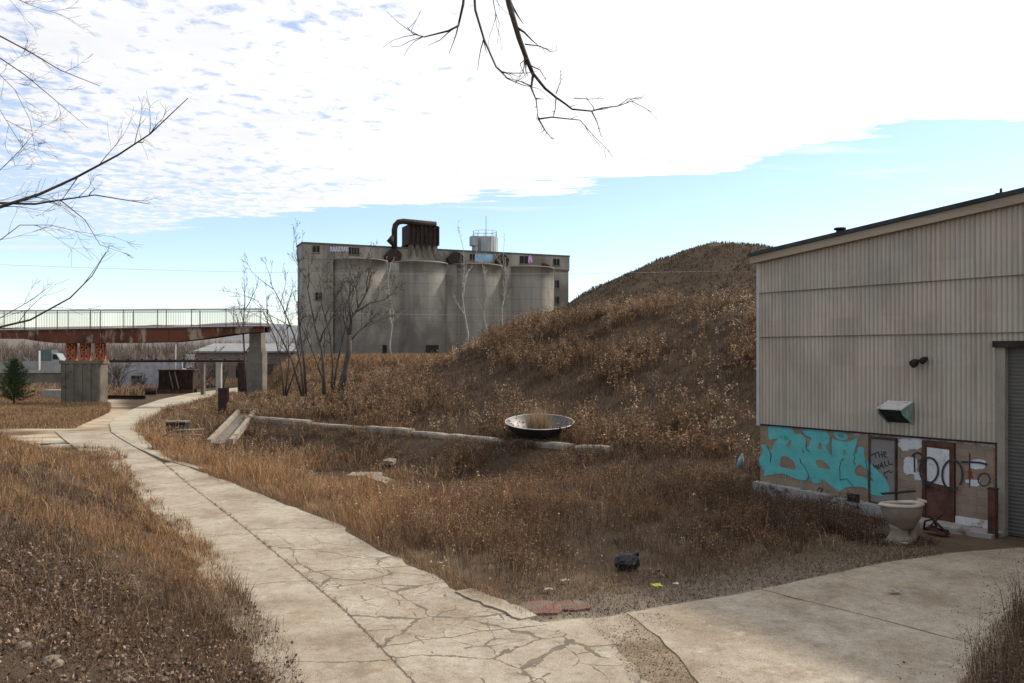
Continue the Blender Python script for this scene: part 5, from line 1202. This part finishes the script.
# young pine
b=at(14,405); pine=thing('pine_tree','young dark green pine beside the dirt yard at the left edge','pine',(b.x,b.y,-.1))
MB().tube([(0,0,0),(0,0,2),(.05,0,3.9)],[.09,.06,.02],7).build('trunk',M['bark'],pine)
S=Soup(); br=MB(); pts=[]
for k in range(95):
    z=.35+3.6*(k/95)**.9; L=(1.75*(1-z/4.25)**.75+.12)*rng.uniform(.5,1.2); a=k*2.4
    d=np.array([math.cos(a),math.sin(a),.35]); br.tube([(0,0,z),tuple(d*L*.5+np.array([0,0,z])),tuple(d*L+np.array([0,0,z+.12]))],[.015,.01,.004],3)
    m=int(60*L)+12; f=rng.uniform(.2,1.05,m); pts.append(d[None,:]*L*f[:,None]+np.array([0,0,z])+rng.normal(0,.07,(m,3)))
pts=np.concatenate(pts); m=len(pts)*4; pts=np.repeat(pts,4,0)
dirs=rng.normal(size=(m,3)); dirs[:,2]=np.abs(dirs[:,2])*.6; dirs/=np.linalg.norm(dirs,axis=1)[:,None]; sd_=np.cross(dirs,rng.normal(size=(m,3))); sd_/=np.linalg.norm(sd_,axis=1)[:,None]
Ln=rng.uniform(.09,.17,m)[:,None]; V=np.stack([pts-sd_*.012,pts+sd_*.012,pts+dirs*Ln],1).reshape(-1,3); i=np.arange(m)*3
S.add(V,np.repeat(pal(m,[(.03,.065,.02),(.045,.085,.028),(.025,.05,.02)],.25),3,0),None,np.stack([i,i+1,i+2],1)); S.build('needles',M['needle'],kind=None,parent=pine)
br.build('branches',M['bark'],pine)
# bushes beyond
def bush(px,py,d,w,h,seed,label,pal_=DARK):
    b=P(px,py,d); b.z=-.1; T=Tree(seed)
    for k in range(14):
        a=T.r.uniform(0,6.28); T.grow(T.path((T.r.gauss(0,w*.12),T.r.gauss(0,w*.12),0),(math.cos(a)*w/h*.45,math.sin(a)*w/h*.45,1),h*T.r.uniform(.6,1),4,.12,.02),.05,1,3,6,.5,.16,.04,.8,.018)
    T.build('bare_bush',label,b,M['bark'],'bare bushes beyond the bridge','bush')
bush(117,390,96,2.2,3.6,201,'dark bare bush right of the orange brackets pier')
bush(204,386,112,5.5,5.0,202,'wide bare bush in front of the derelict building')
bush(222,384,110,3.0,4.0,203,'narrow bare bush beside the pale pipe post')
bush(255,380,100,4,4.2,204,'bare bush behind the tall right bridge pier')
bush(140,386,104,3.2,2.0,205,'low bare bush before the whitewashed wall')
bush(60,392,100,7,1.6,206,'low bare bush at the foot of the highway wall')
# far woodland and hills
S=Soup(); n=2600; tx=rng.uniform(-260,40,n); ty=rng.uniform(165,330,n); hh=rng.uniform(6,12,n)*np.clip(ty/240,.75,1.2)*.8
kk=26; bx=np.repeat(tx,kk); by=np.repeat(ty,kk); th=np.repeat(hh,kk); f=rng.uniform(.1,.75,n*kk)
base=np.stack([bx+rng.normal(0,.5,n*kk),by+rng.normal(0,.5,n*kk),th*f*.7],1)
S.blades(base,th*rng.uniform(.3,.55,n*kk),rng.uniform(.05,.22,n*kk),rng.uniform(.1,.9,n*kk),np.repeat(pal(n,[(.15,.115,.095),(.12,.09,.075),(.18,.145,.12)],.12),kk,0))
S.blades(np.stack([tx,ty,0*tx-.3],1),hh,np.full(n,.4),np.full(n,.08),pal(n,[(.12,.095,.08)],.15))
S.build('far_wood',M['veg'],'leafless brown woodland beyond the highway','woodland')
def ridge(name,y0,hmax,x0,x1,c1,c2,seed):
    nx=120; xs=np.linspace(x0,x1,nx); vs=[];fs=[]
    for j,(dy,f) in enumerate(((0,-.02),(60,.45),(130,.85),(200,1.),(330,.7),(500,0))):
        for x in xs: vs.append((x,y0+dy,hmax*f*(.55+.75*float(fbm(np.array([x]),np.array([dy*.3]),.006,seed)[0]))))
    for j in range(5):
        for i in range(nx-1): a=j*nx+i; fs.append((a,a+1,a+1+nx,a+nx))
    o=MB().add(vs,fs,True).build(name,M_(name+'_cover',c1,c2,.06,bump=.3,bsc=.4,bd=2)); o['kind']='structure'
ridge('hills',330,15,-700,700,(.10,.082,.07),(.15,.125,.105),5)
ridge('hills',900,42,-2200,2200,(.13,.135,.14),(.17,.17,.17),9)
# ------------------------------------------------------------------ litter, stones, wires
c=at(627,573,-.1); t=thing('rubbish_bag','crumpled black plastic rubbish bag lying in the dry grass','bag',(c.x,c.y,HZ(c.x,c.y)))
mb=MB(); rr=random.Random(4); rs=[]
for j in range(9):
    a=math.pi*(j+.5)/9; ring=[]
    for k in range(18):
        w=2*math.pi*k/18; q=1+rr.uniform(-.07,.07); ring.append((.27*math.sin(a)*math.cos(w)*q,.2*math.sin(a)*math.sin(w)*q,.17-.19*math.cos(a)*q))
    rs.append(ring)
mb.rings(rs,True,True,False); mb.tube([(.10,0,.28),(.16,0,.335),(.23,.02,.34)],[.07,.035,.06],7); mb.build('bag',M_('black_plastic',(.004,.004,.0045),(.009,.009,.01),5,rough=.55,bump=.4,spec=.5),t)
def crumple(name,px,py,sz_,mat,label,cat,seed):
    x,y=G(px,py,-.05); rr=random.Random(seed); mb=MB(); n=5; vs=[(sz_*(i/(n-1)-.5)+rr.uniform(-.2,.2)*sz_,sz_*.7*(j/(n-1)-.5)+rr.uniform(-.15,.15)*sz_,rr.uniform(.02,.32*sz_)) for j in range(n) for i in range(n)]
    fs=[(j*n+i,j*n+i+1,(j+1)*n+i+1,(j+1)*n+i) for j in range(n-1) for i in range(n-1)]; mb.add(vs,fs); o=mb.build(name,mat)
    md=o.modifiers.new('thick','SOLIDIFY'); md.thickness=.006
    o.location=(x,y,HZ(x,y)+.05); tag(o,label,cat)
crumple('plastic_wrapper',657,590,.20,M_('yellow_plastic',(.55,.47,.03),(.66,.58,.06),4,rough=.4),'crumpled bright yellow plastic wrapper on the gravel by the slab','litter',1)
crumple('paper_scrap',676,588,.11,M['white'],'crumpled white paper scrap right of the yellow wrapper','litter',2)
crumple('paper_scrap',565,584,.15,M['pale_conc'],'crumpled pale paper scrap on the gravel left of the black bag','litter',3)
crumple('paper_scrap',549,593,.16,M['pale_conc'],'flat pale paper scrap nearest the cracked road','litter',4)
crumple('paper_scrap',440,566,.12,M['pale_conc'],'small pale paper scrap at the grass edge by the cracked lane','litter',5)
crumple('paper_scrap',905,547,.14,M['white'],'white paper scrap at the foot of the giant toilet','litter',6)
crumple('paper_scrap',895,597,.20,M['pale_conc'],'pale crumbled scrap lying on the right hand slab','litter',7)
c=at(739,482,-.1); o=MB().rings([circle(0,0,z,r,r,14) for z,r in ((0,.09),(.3,.1),(.42,.06),(.46,.035),(.52,.035))],True,True).build('plastic_jug',M_('blue_green_plastic',(.2,.33,.34),(.3,.43,.44),3,rough=.4)); o.location=(c.x,c.y,HZ(c.x,c.y)+.3); o.rotation_euler=(.1,.2,0); tag(o,'pale blue plastic jug caught in weeds near the shed corner','jug')
def stone(px,py,z,sz_,seed,label):
    d=3.0
    while d<30 and HZ((px-CX)/F*d,d)+.05<CZ-(py-HY)/F*d: d+=.03
    x=(px-CX)/F*d; rr=random.Random(seed); mb=MB(); rs=[]
    for j in range(7):
        a=math.pi*(j+.5)/7; rs.append([(sz_*.6*math.sin(a)*math.cos(w)*(1+rr.uniform(-.25,.25)),sz_*.45*math.sin(a)*math.sin(w)*(1+rr.uniform(-.15,.15)),-sz_*.38*math.cos(a)) for w in [2*math.pi*k/9 for k in range(9)]])
    mb.rings(rs,True,True,False); o=mb.build('stone',M['stone']); o.location=(x,d,HZ(x,d)+sz_*.12); o.rotation_euler=(rr.uniform(-.3,.3),rr.uniform(-.3,.3),rr.uniform(0,3)); tag(o,label,'stone',"stones in the near grass")
for i,a in enumerate(((22,645,1.6,.2,'pale rounded stone among leaves at the left edge'),(50,662,1.6,.26,'largest flat brown stone in the near leaves'),(62,676,1.6,.14,'grey angular stone below the largest stone'),(126,678,1.5,.18,'rounded reddish stone at the bottom edge of the slope'),(162,677,1.4,.17,'square tan stone at the bottom edge'),(222,662,.9,.15,'pale grey stone in grass nearest the road edge'),(180,680,1.3,.09,'small white stone chip beside the square tan stone'))): stone(a[0],a[1],a[2],a[3]*.8,i,a[4])
# overhead wires
wm=M_('wire',(.3,.3,.29),(.4,.4,.39),2,bump=0)
def wire(a,b,sag,label):
    a=Vector(a); b=Vector(b); n=24; mb=MB(); mb.tube([a.lerp(b,k/n)-Vector((0,0,sag*4*(k/n)*(1-k/n))) for k in range(n+1)],.011,4,False); o=mb.build('overhead_wire',wm); tag(o,label,'wire','overhead wires before the silos')
wire(P(-60,262,85),P(980,262,85),1.2,'upper thin overhead wire crossing the silo bins')
wire(P(-60,300,85),P(980,312,85),.9,'lower thin overhead wire crossing the silo bins')

# ------------------------------------------------------------------ camera, light, sky
cam=bpy.data.cameras.new('camera'); co=bpy.data.objects.new('camera',cam); col.objects.link(co)
cam.sensor_width=36; cam.lens=36*F/1024; cam.shift_y=12.5/1024; cam.clip_start=.05; cam.clip_end=6000
co.location=(0,0,CZ); co.rotation_euler=(R(90),0,0); scene.camera=co
AZ,EL=66,38                                           # sun: degrees right of the view, height
sd3=Vector((math.sin(R(AZ))*math.cos(R(EL)),math.cos(R(AZ))*math.cos(R(EL)),math.sin(R(EL))))
ld=bpy.data.lights.new('sun','SUN'); ld.energy=2.3; ld.angle=R(2.5); ld.color=(1,.93,.83)
lo=bpy.data.objects.new('sun',ld); col.objects.link(lo); lo.rotation_euler=sd3.to_track_quat('Z','Y').to_euler(); lo.location=sd3*50
w=bpy.data.worlds.new('World'); scene.world=w; w.use_nodes=True
nt=w.node_tree; nt.nodes.clear()
class WN_(NG):
    def __init__(s): s.t=nt
W=WN_()
out=W.n('ShaderNodeOutputWorld'); bg=W.n('ShaderNodeBackground'); W.l(bg.outputs[0],out.inputs[0]); bg.inputs[1].default_value=.10
sky=W.n('ShaderNodeTexSky',sky_type='NISHITA'); sky.sun_disc=False; sky.sun_elevation=R(EL); sky.sun_rotation=R(AZ); sky.altitude=150; sky.dust_density=.25; sky.ozone_density=1.4; sky.air_density=1
tc=W.n('ShaderNodeTexCoord'); sp=W.n('ShaderNodeSeparateXYZ'); W.l(tc.outputs['Generated'],sp.inputs[0])
zc=W.math('MAXIMUM',sp.outputs[2],.03)
PX=W.math('DIVIDE',sp.outputs[0],zc); PY=W.math('DIVIDE',sp.outputs[1],zc)
cv=W.n('ShaderNodeCombineXYZ'); W.l(PX,cv.inputs[0]); W.l(PY,cv.inputs[1]); pl=cv.outputs[0]
edge=W.math('SUBTRACT',W.math('ADD',W.math('MULTIPLY',PX,-.58),5.05),PY)
nb=W.math('ADD',W.math('MULTIPLY',W.math('SUBTRACT',W.noise(W.mapping(pl,(1,1,1),(3,1,0)),.5,8,.62),.5),3.2),W.math('MULTIPLY',W.math('SUBTRACT',W.noise(W.mapping(pl,(.45,1.5,1),(1,6,0)),1.5,8,.66,.3),.5),2.4))
deck=W.math('MULTIPLY_ADD',W.math('ADD',edge,nb),8.0,.5,clamp=True)
cells=W.noise(W.mapping(pl,(1.15,1,1)),9.5,5,.6,.35)
broad=W.noise(pl,.9,3,.5)
thin=W.math('ADD',W.math('MULTIPLY',PX,.13),W.math('ADD',W.math('MULTIPLY',broad,.55),W.math('MULTIPLY',PY,.035)))   # thicker toward the sun side
cov=W.math('MULTIPLY_ADD',W.math('ADD',W.math('SUBTRACT',cells,.44),W.math('SUBTRACT',thin,.16)),5.0,.42,clamp=True)
wisp=W.math('MULTIPLY_ADD',W.math('SUBTRACT',W.noise(W.mapping(pl,(.35,1.3,1),(2,7,0)),.9,7,.62),.55),6,0,clamp=True)
low=W.math('MULTIPLY',wisp,W.math('MULTIPLY_ADD',edge,.55,1.5,clamp=True))
mask=W.math('MAXIMUM',W.math('MULTIPLY',deck,W.math('MAXIMUM',cov,.32)),W.math('MULTIPLY',low,.8))
up=W.math('MULTIPLY_ADD',sp.outputs[2],30,-.6,clamp=True); mask=W.math('MAXIMUM',W.math('MULTIPLY',mask,up),.06)
dn=W.n('ShaderNodeVectorMath',operation='DOT_PRODUCT'); W.l(tc.outputs['Generated'],dn.inputs[0]); dn.inputs[1].default_value=tuple(sd3)
glow=W.math('POWER',W.math('MAXIMUM',dn.outputs['Value'],0),3)
cl=W.math('MULTIPLY',W.math('ADD',W.math('MULTIPLY_ADD',dn.outputs['Value'],.14,.97),W.math('MULTIPLY',glow,.7)),W.math('MULTIPLY_ADD',W.noise(W.mapping(pl,(1,1,1),(9,4,0)),2.2,5,.6),1.3,4.35))
cc=W.n('ShaderNodeCombineXYZ'); W.l(W.math('MULTIPLY',cl,.975),cc.inputs[0]); W.l(W.math('MULTIPLY',cl,.985),cc.inputs[1]); W.l(W.math('MULTIPLY',cl,1.02),cc.inputs[2])
W.l(W.mix(mask,W.mix(1.0,sky.outputs[0],(.95,.955,1.02),'MULTIPLY'),cc.outputs[0]),bg.inputs[0])
vs_=scene.view_settings; vs_.view_transform='Standard'; vs_.look='None'; vs_.exposure=1.0; vs_.gamma=1; vs_.use_curve_mapping=False
scene.render.resolution_x=1024; scene.render.resolution_y=683
scene.cycles.max_bounces=5; scene.cycles.diffuse_bounces=3; scene.cycles.transmission_bounces=2; scene.cycles.use_denoising=True
